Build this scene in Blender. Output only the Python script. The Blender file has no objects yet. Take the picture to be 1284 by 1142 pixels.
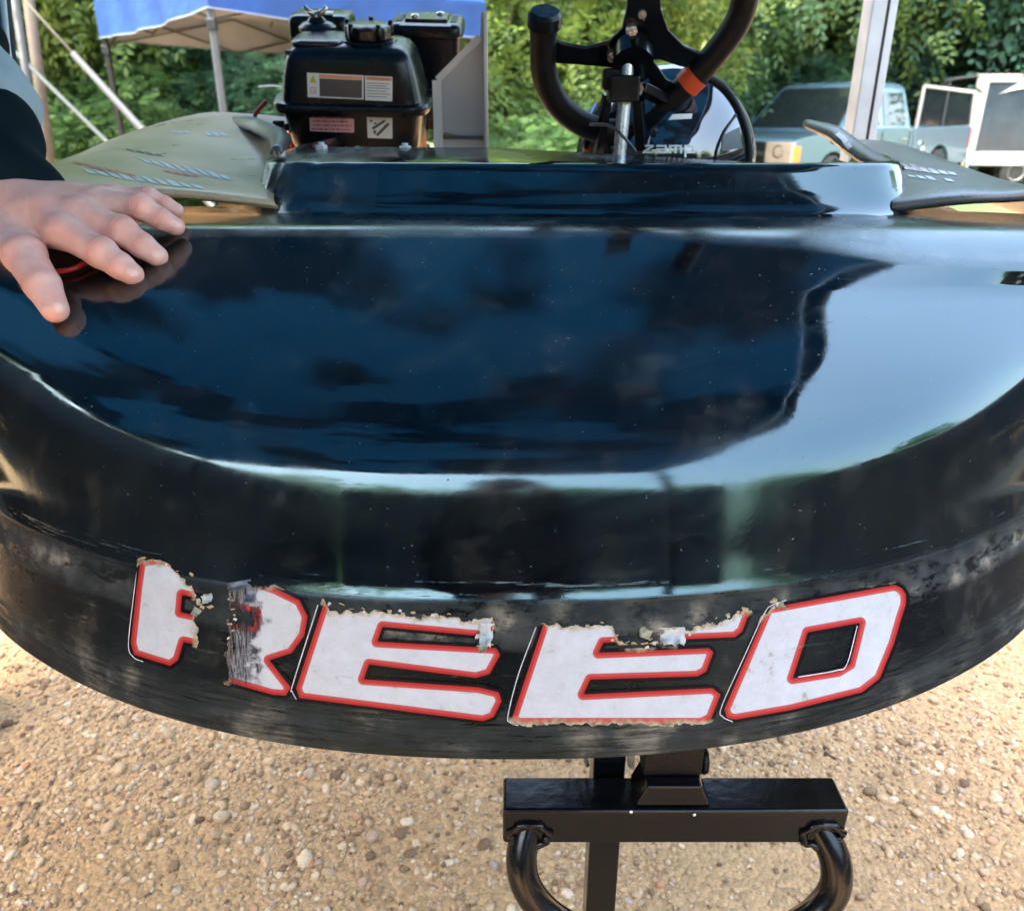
import bpy, bmesh, math, random
import numpy as np
from mathutils import Vector, Matrix, noise
from mathutils.bvhtree import BVHTree

random.seed(7)
rng = np.random.default_rng(7)
sc = bpy.context.scene
COL = sc.collection
R = math.radians

# ------------------------------------------------------------------ camera
H = 1.35                 # eye height above the gravel
PITCH = R(23.1)          # looking down
FPX = 1000.0             # focal length in photo pixels (1284 wide)
cam_data = bpy.data.cameras.new('camera')
cam = bpy.data.objects.new('camera', cam_data)
COL.objects.link(cam)
cam.location = (0, 0, H)
cam.rotation_euler = (math.pi / 2 - PITCH, 0, 0)
cam_data.sensor_width = 36
cam_data.lens = 36 * FPX / 1284
cam_data.clip_start = 0.02
cam_data.clip_end = 400
cam_data.dof.use_dof = True
cam_data.dof.focus_distance = 0.85
cam_data.dof.aperture_fstop = 7
sc.camera = cam

# ------------------------------------------------------------------ daylight
SUN_EL, SUN_AZ = 64.0, -118.0      # azimuth measured from +Y towards +X
world = bpy.data.worlds.new("World")
sc.world = world
world.use_nodes = True
wn = world.node_tree
bg = wn.nodes['Background']
sky = wn.nodes.new('ShaderNodeTexSky')
sky.sky_type = 'NISHITA'
sky.sun_disc = False
sky.sun_elevation = R(SUN_EL)
sky.sun_rotation = R(SUN_AZ)
sky.altitude = 100
sky.air_density = 1.5
sky.dust_density = 6.0
sky.ozone_density = 2.5
tint = wn.nodes.new('ShaderNodeMixRGB'); tint.blend_type = 'MULTIPLY'; tint.inputs[0].default_value = 1
tint.inputs[2].default_value = (1.06, 1.02, 0.94, 1)      # the phone's white balance
wn.links.new(sky.outputs[0], tint.inputs[1])
wn.links.new(tint.outputs[0], bg.inputs['Color'])
bg.inputs['Strength'].default_value = 0.15
sun_d = bpy.data.lights.new('sun', 'SUN')
sun = bpy.data.objects.new('sun', sun_d)
COL.objects.link(sun)
sun_d.energy = 1.3
sun_d.angle = R(14)
sun_d.color = (1.0, 0.95, 0.86)
sv = Vector((math.sin(R(SUN_AZ)) * math.cos(R(SUN_EL)), math.cos(R(SUN_AZ)) * math.cos(R(SUN_EL)), math.sin(R(SUN_EL))))
sun.rotation_euler = sv.to_track_quat('Z', 'Y').to_euler()
sc.view_settings.view_transform = 'Standard'
sc.view_settings.look = 'None'
sc.view_settings.gamma = 1
sc.view_settings.exposure = 3.6
sc.view_settings.use_curve_mapping = False
sc.cycles.max_bounces = 10
sc.cycles.transparent_max_bounces = 12
sc.cycles.use_denoising = True

# ------------------------------------------------------------------ geometry of the view (for surveying real positions)
CP, SP = math.cos(PITCH), math.sin(PITCH)
def ray(px, py):
    x, yu = (px - 642) / FPX, -(py - 571) / FPX
    return Vector((x, CP + yu * SP, yu * CP - SP))      # per unit of depth
def W(px, py, zc):
    return Vector((0, 0, H)) + ray(px, py) * zc
def WY(px, py, Y):
    r = ray(px, py); return Vector((0, 0, H)) + r * (Y / r.y)
def WZ(px, py, Z):
    r = ray(px, py); return Vector((0, 0, H)) + r * ((Z - H) / r.z)

# ------------------------------------------------------------------ materials
def new_mat(name):
    m = bpy.data.materials.new(name); m.use_nodes = True
    return m, m.node_tree, m.node_tree.nodes['Principled BSDF']
def N(nt, t, **kw):
    n = nt.nodes.new('ShaderNode' + t)
    for k, v in kw.items():
        if k in n.inputs.keys(): n.inputs[k].default_value = v
        else: setattr(n, k, v)
    return n
def L(nt, a, b): nt.links.new(a, b)
def ramp(nt, fac, stops):
    r = nt.nodes.new('ShaderNodeValToRGB')
    el = r.color_ramp.elements
    while len(el) < len(stops): el.new(0.5)
    for e, (p, c) in zip(el, stops):
        e.position = p; e.color = (*c, 1) if len(c) == 3 else c
    L(nt, fac, r.inputs[0]); return r
def g(v): return (v, v, v)
def simple(name, col, rough=0.5, metal=0.0, var=0.15, scale=30, bump=0.0, bscale=120, ior=1.5, coat=0.0):
    m, nt, p = new_mat(name)
    tc = N(nt, 'TexCoord'); nz = N(nt, 'TexNoise', Scale=scale, Detail=5.0, Roughness=0.6)
    L(nt, tc.outputs['Object'], nz.inputs['Vector'])
    lo = tuple(c * (1 - var) for c in col); hi = tuple(min(1, c * (1 + var)) for c in col)
    r = ramp(nt, nz.outputs['Fac'], [(0.3, lo), (0.7, hi)])
    L(nt, r.outputs[0], p.inputs['Base Color'])
    rr = ramp(nt, nz.outputs['Fac'], [(0.3, g(max(0.02, rough * 0.8))), (0.75, g(min(1, rough * 1.25)))])
    L(nt, rr.outputs[0], p.inputs['Roughness'])
    p.inputs['Metallic'].default_value = metal
    p.inputs['IOR'].default_value = ior
    p.inputs['Coat Weight'].default_value = coat
    if bump:
        b = N(nt, 'TexNoise', Scale=bscale, Detail=4.0); L(nt, tc.outputs['Object'], b.inputs['Vector'])
        bp = N(nt, 'Bump', Strength=bump, Distance=0.003); L(nt, b.outputs['Fac'], bp.inputs['Height'])
        L(nt, bp.outputs[0], p.inputs['Normal'])
    return m

# ------------------------------------------------------------------ mesh builder
class MB:
    def __init__(s): s.v = []; s.f = []
    def add(s, vs, fs):
        o = len(s.v); s.v += [tuple(v) for v in vs]; s.f += [tuple(i + o for i in f) for f in fs]
    def box(s, c, size, ax=None):
        c = Vector(c); X, Y, Z = ax if ax else (Vector((1, 0, 0)), Vector((0, 1, 0)), Vector((0, 0, 1)))
        hx, hy, hz = size[0] / 2, size[1] / 2, size[2] / 2
        vs = [c + X * (sx * hx) + Y * (sy * hy) + Z * (sz * hz) for sz in (-1, 1) for sx, sy in ((-1, -1), (1, -1), (1, 1), (-1, 1))]
        s.add(vs, [(3, 2, 1, 0), (4, 5, 6, 7), (0, 1, 5, 4), (1, 2, 6, 5), (2, 3, 7, 6), (3, 0, 4, 7)])
    def bar(s, a, b, w, d=None, up=(0, 0, 1)):
        a, b = Vector(a), Vector(b); z = (b - a); l = z.length; z.normalize()
        u = Vector(up)
        if abs(z.dot(u)) > 0.95: u = Vector((0, 1, 0))
        x = u.cross(z).normalized(); y = z.cross(x)
        s.box((a + b) / 2, (w, d or w, l), (x, y, z))
    def tube(s, pts, r, n=12, cap=True):
        pts = [Vector(p) for p in pts]; m = len(pts)
        rs = r if isinstance(r, (list, tuple)) else [r] * m
        vs, fs = [], []; prev = None
        for i, p in enumerate(pts):
            t = (pts[min(i + 1, m - 1)] - pts[max(i - 1, 0)]).normalized()
            if prev is None:
                u = Vector((0, 0, 1)) if abs(t.z) < 0.9 else Vector((0, 1, 0))
                x = u.cross(t).normalized()
            else: x = (prev - t * prev.dot(t)).normalized()
            prev = x; y = t.cross(x)
            for k in range(n):
                a = 2 * math.pi * k / n; vs.append(p + (x * math.cos(a) + y * math.sin(a)) * rs[i])
        for i in range(m - 1):
            for k in range(n):
                k2 = (k + 1) % n; fs.append((i * n + k, i * n + k2, (i + 1) * n + k2, (i + 1) * n + k))
        if cap: fs.append(tuple(range(n - 1, -1, -1))); fs.append(tuple(range((m - 1) * n, m * n)))
        s.add(vs, fs)
    def cyl(s, a, b, r, n=20, r2=None): s.tube([a, b], [r, r if r2 is None else r2], n)
    def lathe(s, o, prof, ax=(0, 0, 1), n=28):
        o = Vector(o); z = Vector(ax).normalized(); u = Vector((0, 1, 0)) if abs(z.y) < 0.9 else Vector((1, 0, 0))
        x = u.cross(z).normalized(); y = z.cross(x); vs, fs = [], []
        for (r, h) in prof:
            for k in range(n):
                a = 2 * math.pi * k / n; vs.append(o + z * h + (x * math.cos(a) + y * math.sin(a)) * max(r, 1e-4))
        for i in range(len(prof) - 1):
            for k in range(n):
                k2 = (k + 1) % n; fs.append((i * n + k, i * n + k2, (i + 1) * n + k2, (i + 1) * n + k))
        fs.append(tuple(range(n - 1, -1, -1))); fs.append(tuple(range((len(prof) - 1) * n, len(prof) * n)))
        s.add(vs, fs)
    def prism(s, poly, ext):           # poly: list of 3-D points, ext: extrusion vector
        n = len(poly); e = Vector(ext)
        vs = [Vector(p) for p in poly] + [Vector(p) + e for p in poly]
        s.add(vs, [tuple(range(n))[::-1], tuple(range(n, 2 * n))] + [(i, (i + 1) % n, n + (i + 1) % n, n + i) for i in range(n)])
    def grid(s, P):                    # P[i][j] points
        n, m = len(P), len(P[0]); vs = [p for row in P for p in row]
        s.add(vs, [(i * m + j, i * m + j + 1, (i + 1) * m + j + 1, (i + 1) * m + j) for i in range(n - 1) for j in range(m - 1)])
    def build(s, name, mat, parent=None, smooth=False, bevel=0, seg=2, subsurf=0, solid=0, fix=True, angle=None):
        me = bpy.data.meshes.new(name)
        o0 = parent_origin(parent)
        vs = [(v[0] - o0.x, v[1] - o0.y, v[2] - o0.z) for v in s.v]
        me.from_pydata(vs, [], s.f); me.update()
        if fix:
            bm = bmesh.new(); bm.from_mesh(me); bmesh.ops.recalc_face_normals(bm, faces=bm.faces); bm.to_mesh(me); bm.free()
        ob = link(name, me, mat, parent)
        if smooth or angle:
            me.polygons.foreach_set('use_smooth', [True] * len(me.polygons))
            if angle: me.set_sharp_from_angle(angle=R(angle))
        if solid: md = ob.modifiers.new('t', 'SOLIDIFY'); md.thickness = solid; md.offset = -1
        if bevel:
            md = ob.modifiers.new('b', 'BEVEL'); md.width = bevel; md.segments = seg; md.limit_method = 'ANGLE'; md.angle_limit = R(35); md.harden_normals = True
            me.polygons.foreach_set('use_smooth', [True] * len(me.polygons))
        if subsurf: md = ob.modifiers.new('s', 'SUBSURF'); md.levels = subsurf; md.render_levels = subsurf
        return ob
def parent_origin(p):
    o = Vector((0, 0, 0))
    while p is not None: o += p.location; p = p.parent
    return o
def link(name, me, mat, parent=None):
    ob = bpy.data.objects.new(name, me); COL.objects.link(ob)
    if mat is not None and not me.materials: me.materials.append(mat)
    if parent is not None: ob.parent = parent
    return ob
def thing(name, label, cat, loc, group=None):
    o = bpy.data.objects.new(name, None); COL.objects.link(o); o.location = loc
    o.empty_display_size = 0.1
    o['label'] = label; o['category'] = cat
    if group: o['group'] = group
    return o
def tag(o, label, cat, group=None):
    o['label'] = label; o['category'] = cat
    if group: o['group'] = group
    return o
def np_mesh(name, V, F, mat, parent=None, smooth=True, attrs=None):
    """V (n,3) array in world space, F (m,3 or 4) array"""
    me = bpy.data.meshes.new(name); V = np.asarray(V, dtype=np.float32); F = np.asarray(F, dtype=np.int32)
    o0 = parent_origin(parent); V = V - np.array([o0.x, o0.y, o0.z], dtype=np.float32)
    k = F.shape[1]
    me.vertices.add(len(V)); me.vertices.foreach_set('co', V.ravel())
    me.loops.add(F.size); me.loops.foreach_set('vertex_index', F.ravel())
    me.polygons.add(len(F)); me.polygons.foreach_set('loop_start', np.arange(0, F.size, k, dtype=np.int32))
    me.polygons.foreach_set('loop_total', np.full(len(F), k, dtype=np.int32))
    me.polygons.foreach_set('use_smooth', np.full(len(F), smooth))
    me.update(calc_edges=True); me.validate()
    for an, arr in (attrs or {}).items():
        a = me.attributes.new(an, 'FLOAT', 'POINT'); a.data.foreach_set('value', np.asarray(arr, dtype=np.float32))
    return link(name, me, mat, parent)
def spline(knots, n):
    K = np.asarray(knots, dtype=float); m = len(K)
    Kx = np.vstack([2 * K[0] - K[1], K, 2 * K[-1] - K[-2]])
    u = np.linspace(0, m - 1, n); i = np.minimum(u.astype(int), m - 2); f = (u - i)[:, None]
    a, b, c, d = Kx[i], Kx[i + 1], Kx[i + 2], Kx[i + 3]
    return 0.5 * (2 * b + (c - a) * f + (2 * a - 5 * b + 4 * c - d) * f ** 2 + (3 * b - a - 3 * c + d) * f ** 3)
def bez(pts, n): return [Vector(p) for p in spline([tuple(p) for p in pts], n)]

# signed distance modelling for bodies, hands and clothes
def sdf_mesh(caps, lo, hi, h, extra=None):
    """caps: list of (a, b, ra, rb, k) tapered capsules merged with smooth union radius k"""
    lo, hi = np.array(lo, float), np.array(hi, float)
    n = np.ceil((hi - lo) / h).astype(int) + 1
    ax = [lo[i] + h * np.arange(n[i]) for i in range(3)]
    X, Y, Z = np.meshgrid(*ax, indexing='ij')
    P = np.stack([X, Y, Z], -1).astype(np.float32)
    D = None
    for a, b, ra, rb, k in caps:
        a = np.array(a, np.float32); b = np.array(b, np.float32); ab = b - a
        t = np.clip(((P - a) @ ab) / max(float(ab @ ab), 1e-9), 0, 1)
        d = np.linalg.norm(P - a - t[..., None] * ab, axis=-1) - (ra + (rb - ra) * t)
        if D is None: D = d
        else:
            hh = np.clip(0.5 + 0.5 * (D - d) / k, 0, 1); D = D * (1 - hh) + d * hh - k * hh * (1 - hh)
    if extra is not None: D = extra(P, D)
    return surface_nets(D, lo, h)
def surface_nets(D, lo, h):
    ins = D < 0; nx, ny, nz = D.shape
    acc = np.zeros((nx - 1, ny - 1, nz - 1, 3), np.float32); cnt = np.zeros((nx - 1, ny - 1, nz - 1), np.float32)
    c = [(0, 0, 0), (1, 0, 0), (0, 1, 0), (1, 1, 0), (0, 0, 1), (1, 0, 1), (0, 1, 1), (1, 1, 1)]
    def sub(A, o): return A[o[0]:nx - 1 + o[0], o[1]:ny - 1 + o[1], o[2]:nz - 1 + o[2]]
    for i in range(8):
        for ax in range(3):
            if c[i][ax] == 0:
                o = list(c[i]); o[ax] = 1
                A, B = sub(D, c[i]), sub(D, o); m = (A < 0) != (B < 0)
                t = np.where(m, A / np.where(m, A - B, 1), 0)
                for q in range(3):
                    acc[..., q] += m * (c[i][q] + (t if q == ax else 0))
                cnt += m
    act = cnt > 0; idx = -np.ones(cnt.shape, int); idx[act] = np.arange(act.sum())
    cell = np.argwhere(act); V = (cell + acc[act] / cnt[act][:, None]) * h + lo
    F = []
    for ax in range(3):
        o = [0, 0, 0]; o[ax] = 1
        sl0 = [slice(1, D.shape[q] - 1) for q in range(3)]; sl0[ax] = slice(0, D.shape[ax] - 1)
        base = np.argwhere(np.ones([s.stop - s.start for s in sl0], bool)) if False else None
        A = ins[tuple(sl0)]; sl1 = list(sl0); sl1[ax] = slice(1, D.shape[ax]); B = ins[tuple(sl1)]
        ed = np.argwhere(A != B); sgn = A[A != B]
        off = np.array([s.start for s in sl0]); ed = ed + off
        u, v = (ax + 1) % 3, (ax + 2) % 3; eu = np.zeros(3, int); eu[u] = 1; ev = np.zeros(3, int); ev[v] = 1
        q = [ed - eu - ev, ed - ev, ed, ed - eu]
        Q = np.stack([idx[tuple(x.T)] for x in q], 1)
        Q[~sgn] = Q[~sgn][:, ::-1]
        F.append(Q)
    F = np.concatenate(F); F = F[(F >= 0).all(1)]
    return V, F
# ------------------------------------------------------------------ ground
def ground_material():
    m, nt, p = new_mat('gravel_ground')
    tc = N(nt, 'TexCoord')
    n1 = N(nt, 'TexNoise', Scale=1.3, Detail=6.0, Roughness=0.6); L(nt, tc.outputs['Object'], n1.inputs['Vector'])
    n2 = N(nt, 'TexNoise', Scale=160.0, Detail=5.0, Roughness=0.7); L(nt, tc.outputs['Object'], n2.inputs['Vector'])
    vo = N(nt, 'TexVoronoi', Scale=95.0); L(nt, tc.outputs['Object'], vo.inputs['Vector'])
    a = ramp(nt, n1.outputs['Fac'], [(0.3, (0.34, 0.215, 0.108)), (0.7, (0.48, 0.325, 0.18))])
    b = ramp(nt, n2.outputs['Fac'], [(0.3, g(0.62)), (0.7, g(1.15))])
    mx = N(nt, 'MixRGB', blend_type='MULTIPLY'); mx.inputs[0].default_value = 0.8
    L(nt, a.outputs[0], mx.inputs[1]); L(nt, b.outputs[0], mx.inputs[2])
    c = ramp(nt, vo.outputs['Color'], [(0.2, (0.72, 0.70, 0.66)), (0.8, (1.25, 1.2, 1.1))])
    m2 = N(nt, 'MixRGB', blend_type='MULTIPLY'); m2.inputs[0].default_value = 0.7
    L(nt, mx.outputs[0], m2.inputs[1]); L(nt, c.outputs[0], m2.inputs[2])
    # weeds take over towards the tree line
    sp = N(nt, 'SeparateXYZ'); L(nt, tc.outputs['Object'], sp.inputs[0])
    n3 = N(nt, 'TexNoise', Scale=0.5, Detail=4.0); L(nt, tc.outputs['Object'], n3.inputs['Vector'])
    ad = N(nt, 'Math', operation='MULTIPLY_ADD'); L(nt, n3.outputs['Fac'], ad.inputs[0]); ad.inputs[1].default_value = 6; L(nt, sp.outputs[1], ad.inputs[2])
    mr = N(nt, 'MapRange'); L(nt, ad.outputs[0], mr.inputs[0]); mr.inputs[1].default_value = 13.5; mr.inputs[2].default_value = 15.5
    m3 = N(nt, 'MixRGB'); L(nt, mr.outputs[0], m3.inputs[0]); L(nt, m2.outputs[0], m3.inputs[1]); m3.inputs[2].default_value = (0.06, 0.085, 0.03, 1)
    L(nt, m3.outputs[0], p.inputs['Base Color']); p.inputs['Roughness'].default_value = 0.95
    bp = N(nt, 'Bump', Strength=0.9, Distance=0.006); L(nt, vo.outputs['Distance'], bp.inputs['Height']); bp.invert = True
    b2 = N(nt, 'Bump', Strength=0.6, Distance=0.003); L(nt, n2.outputs['Fac'], b2.inputs['Height']); L(nt, bp.outputs[0], b2.inputs['Normal'])
    L(nt, b2.outputs[0], p.inputs['Normal'])
    return m
M = {}
M['ground'] = ground_material()
mb = MB()
xs = [-150, -60, -30, -15, -8] + [x * 0.4 for x in range(-15, 16)] + [8, 15, 30, 60, 150]
ys = [-150, -60, -30, -15, -6, -3] + [y * 0.4 for y in range(-5, 20)] + [9, 12, 18, 30, 60, 150]
mb.grid([[Vector((x, y, 0)) for x in xs] for y in ys])
go = mb.build('ground', M['ground']); go['kind'] = 'structure'
for p in go.data.polygons: p.use_smooth = True

def ico(sub):
    bm = bmesh.new(); bmesh.ops.create_icosphere(bm, subdivisions=sub, radius=1.0)
    V = np.array([v.co[:] for v in bm.verts]); F = np.array([[v.index for v in f.verts] for f in bm.faces]); bm.free(); return V, F
def pebbles(n, sub, smin, smax, box, dens=None, power=2.0):
    Vb, Fb = ico(sub)
    x = rng.uniform(box[0], box[1], n); y = rng.uniform(box[2], box[3], n)
    if dens is not None:
        keep = np.array([rng.random() < dens(a, b) for a, b in zip(x, y)]); x, y = x[keep], y[keep]; n = len(x)
    s = smin + (smax - smin) * rng.random(n) ** power
    nv = 5; var = []
    for k in range(nv):
        r = np.array([1 + 0.33 * noise.noise(Vector(v) * 1.1 + Vector((k * 7.3, 0, 0))) + 0.15 * noise.noise(Vector(v) * 2.6 + Vector((0, k * 5.1, 3))) for v in Vb])
        var.append(Vb * r[:, None])
    var = np.array(var); vi = rng.integers(0, nv, n)
    S = np.stack([s * rng.uniform(0.75, 1.3, n), s * rng.uniform(0.6, 1.0, n), s * rng.uniform(0.38, 0.72, n)], 1)
    a = rng.uniform(0, 2 * np.pi, n); t = rng.normal(0, 0.25, n)
    P = var[vi] * S[:, None, :]
    ct, st = np.cos(t)[:, None], np.sin(t)[:, None]
    P = np.stack([P[..., 0] * ct - P[..., 2] * st, P[..., 1], P[..., 0] * st + P[..., 2] * ct], -1)
    ca, sa = np.cos(a)[:, None], np.sin(a)[:, None]
    P = np.stack([P[..., 0] * ca - P[..., 1] * sa, P[..., 0] * sa + P[..., 1] * ca, P[..., 2]], -1)
    P += np.stack([x, y, S[:, 2] * rng.uniform(0.0, 0.55, n)], 1)[:, None, :]
    F = Fb[None] + (np.arange(n) * len(Vb))[:, None, None]
    return P.reshape(-1, 3), F.reshape(-1, 3), np.repeat(rng.random(n), len(Vb))
def dens(x, y):
    v = noise.noise(Vector((x * 1.6, y * 1.6, 0))) + 0.5 * noise.noise(Vector((x * 4, y * 4, 5)))
    d = 0.60 + 1.1 * v + (0.25 if x < -0.25 else -0.12)
    return max(0.16, min(1, d))
sets = [pebbles(52000, 1, 0.0024, 0.0078, (-1.7, 1.7, 0.75, 2.5), dens, 1.6),
        pebbles(8000, 1, 0.003, 0.009, (-4, 4, 2.5, 6), None, 2),
        pebbles(6200, 2, 0.006, 0.014, (-1.7, 1.7, 0.75, 2.5), dens, 2.2),
        pebbles(620, 2, 0.008, 0.019, (-1.7, -0.1, 0.8, 2.4), dens, 2.6), pebbles(160, 2, 0.009, 0.017, (-0.1, 1.5, 0.8, 2.4), dens, 2.6)]
Vs, Fs, As, o = [], [], [], 0
for v, f, a in sets: Vs.append(v); Fs.append(f + o); As.append(a); o += len(v)
m, nt, p = new_mat('pebble_stone')
at = N(nt, 'Attribute', attribute_name='rnd')
r_ = ramp(nt, at.outputs['Fac'], [(0.0, (0.12, 0.07, 0.038)), (0.2, (0.29, 0.185, 0.10)), (0.5, (0.46, 0.315, 0.18)), (0.72, (0.37, 0.255, 0.155)), (0.86, (0.58, 0.45, 0.30)), (0.95, (0.30, 0.24, 0.19)), (1.0, (0.42, 0.20, 0.09))])
tc = N(nt, 'TexCoord'); nz = N(nt, 'TexNoise', Scale=260.0, Detail=4.0); L(nt, tc.outputs['Object'], nz.inputs['Vector'])
rr = ramp(nt, nz.outputs['Fac'], [(0.3, g(0.75)), (0.7, g(1.2))])
mx = N(nt, 'MixRGB', blend_type='MULTIPLY'); mx.inputs[0].default_value = 1; L(nt, r_.outputs[0], mx.inputs[1]); L(nt, rr.outputs[0], mx.inputs[2])
L(nt, mx.outputs[0], p.inputs['Base Color']); p.inputs['Roughness'].default_value = 0.85
M['pebble'] = m
gv = np_mesh('gravel', np.concatenate(Vs), np.concatenate(Fs), m, None, True, {'rnd': np.concatenate(As)}); gv['kind'] = 'stuff'
gv['label'] = 'tan gravel scattered over the ground'

# ------------------------------------------------------------------ kart body (nose)
kart = thing('race_kart', 'dark navy dirt kart with white lettered nose raised on a black stand', 'race kart', (0.1, 1.1, 0.62))
def sym(r):   # right-half knots (X, Y, d below eye) -> full row, left to right
    right = [(x, y, H - d) for x, y, d in r]
    left = [(-x, y, z) for x, y, z in right[:0:-1]]
    return np.array(left + right)
Xk = [0, .155, .305, .45, .585, .69, .77]
def rw(Y, d, X=None):
    X = X or Xk
    d = d if isinstance(d, list) else [d] * 7
    return sym(list(zip(X, Y, d)))
rows = [
 (rw([.575, .583, .617, .68, .77, .885, 1.20], .545), 0.001, 1),
 (rw([.560, .568, .602, .665, .757, .875, 1.20], .542), 0.0015, 1),           # bottom edge
 (rw([.604, .611, .644, .704, .793, .905, 1.21], .402), 0.004, 14),            # top of lettered strip
 (rw([.609, .616, .648, .708, .797, .909, 1.212], .3925), 0.004, 2),           # narrow ledge
 (rw([.6175, .6245, .656, .716, .806, .917, 1.215], [.372]*5 + [.374, .378]), 0.010, 2),
 (rw([.652, .658, .688, .745, .850, .95, 1.22], [.277]*4 + [.28, .285, .30], [0,.153,.308,.455,.607,.72,.80]), 0.034, 8),
 (rw([.740, .745, .765, .812, .885, .965, 1.23], [.222, .222, .222, .223, .228, .238, .26], [0,.155,.312,.468,.635,.755,.82]), 0.14, 8),
 (rw([1.02, 1.02, 1.02, 1.02, 1.03, 1.07, 1.26], [.127, .127, .128, .129, .134, .150, .20], [0,.16,.325,.49,.67,.82,.87]), 0.055, 12),
 (rw([1.10, 1.10, 1.10, 1.10, 1.10, 1.13, 1.28], [.123, .123, .123, .124, .126, .14, .18], [0,.16,.325,.49,.67,.83,.88]), 0.02, 4),
 (rw([1.22, 1.22, 1.22, 1.22, 1.22, 1.22, 1.30], [.126, .126, .126, .126, .126, .135, .17], [0,.16,.325,.49,.67,.83,.89]), 0.001, 4),
]
NC = 260
def fair(c):
    for _ in range(220): c[1:-1] = (c[:-2] + 2 * c[1:-1] + c[2:]) / 4
    return c
def loft(rows, NC, yaw=0.0):
    C = [fair(spline(r[0], NC)) for r in rows]
    P, V = [], []
    K = len(C)
    def push(p, v): P.append(p); V.append(v)
    ends = []
    for i in range(K):
        if i in (0, K - 1): ends.append((C[i], C[i])); continue
        f = rows[i][1]
        if f == 0.055: f = (0.014 + 0.055 * np.clip((C[i][:, 0] - .10) / .35, 0, 1) ** 1.5)[:, None]
        a, b = C[i - 1] - C[i], C[i + 1] - C[i]
        la, lb = np.linalg.norm(a, axis=1)[:, None], np.linalg.norm(b, axis=1)[:, None]
        ends.append((C[i] + a / la * np.minimum(f, la * .45), C[i] + b / lb * np.minimum(f, lb * .45)))
    push(C[0], 0.0)
    for i in range(1, K):
        s, e = ends[i - 1][1], ends[i][0]; n = rows[i][2]
        for j in range(1, n): push(s + (e - s) * j / n, i - 1 + j / n)
        push(e, i - 0.02)
        if i < K - 1:
            c, e2 = C[i], ends[i][1]; q = 7 if rows[i][1] > .006 else 4
            for j in range(1, q + 1):
                t = j / q; push((1 - t) ** 2 * e + 2 * t * (1 - t) * c + t * t * e2, i - 0.02 + 0.04 * t)
    return np.array(P), np.array(V)
P, Vr = loft(rows, NC)
# the tail of the nose swings a touch to the right, as the kart stands a little askew
sk = np.clip((Vr - 6) / 1.0, 0, 1)[:, None]
P[..., 1] -= sk * P[..., 0] * 0.055
# hand laid fibreglass is never perfectly fair
for i in range(P.shape[0]):
    if 4.3 < Vr[i] < 7.6:
        w = min(1, (Vr[i] - 4.3) / .5, (7.6 - Vr[i]) / .4)
        for j in range(P.shape[1]):
            q = P[i, j]; P[i, j, 2] += w * (0.0004 * noise.noise(Vector((q[0] * 5, q[1] * 6, 2))) + 0.00015 * noise.noise(Vector((q[0] * 16, q[1] * 18, 7))))
    elif 1.0 < Vr[i] < 2.0:
        for j in range(P.shape[1]):
            q = P[i, j]; P[i, j, 1] += 0.0012 * noise.noise(Vector((q[0] * 7, q[2] * 9, 4)))
nr = P.shape[0]
F = [(i * NC + j, i * NC + j + 1, (i + 1) * NC + j + 1, (i + 1) * NC + j) for i in range(nr - 1) for j in range(NC - 1)]
BV = P.reshape(-1, 3)
BODY_F = F

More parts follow.
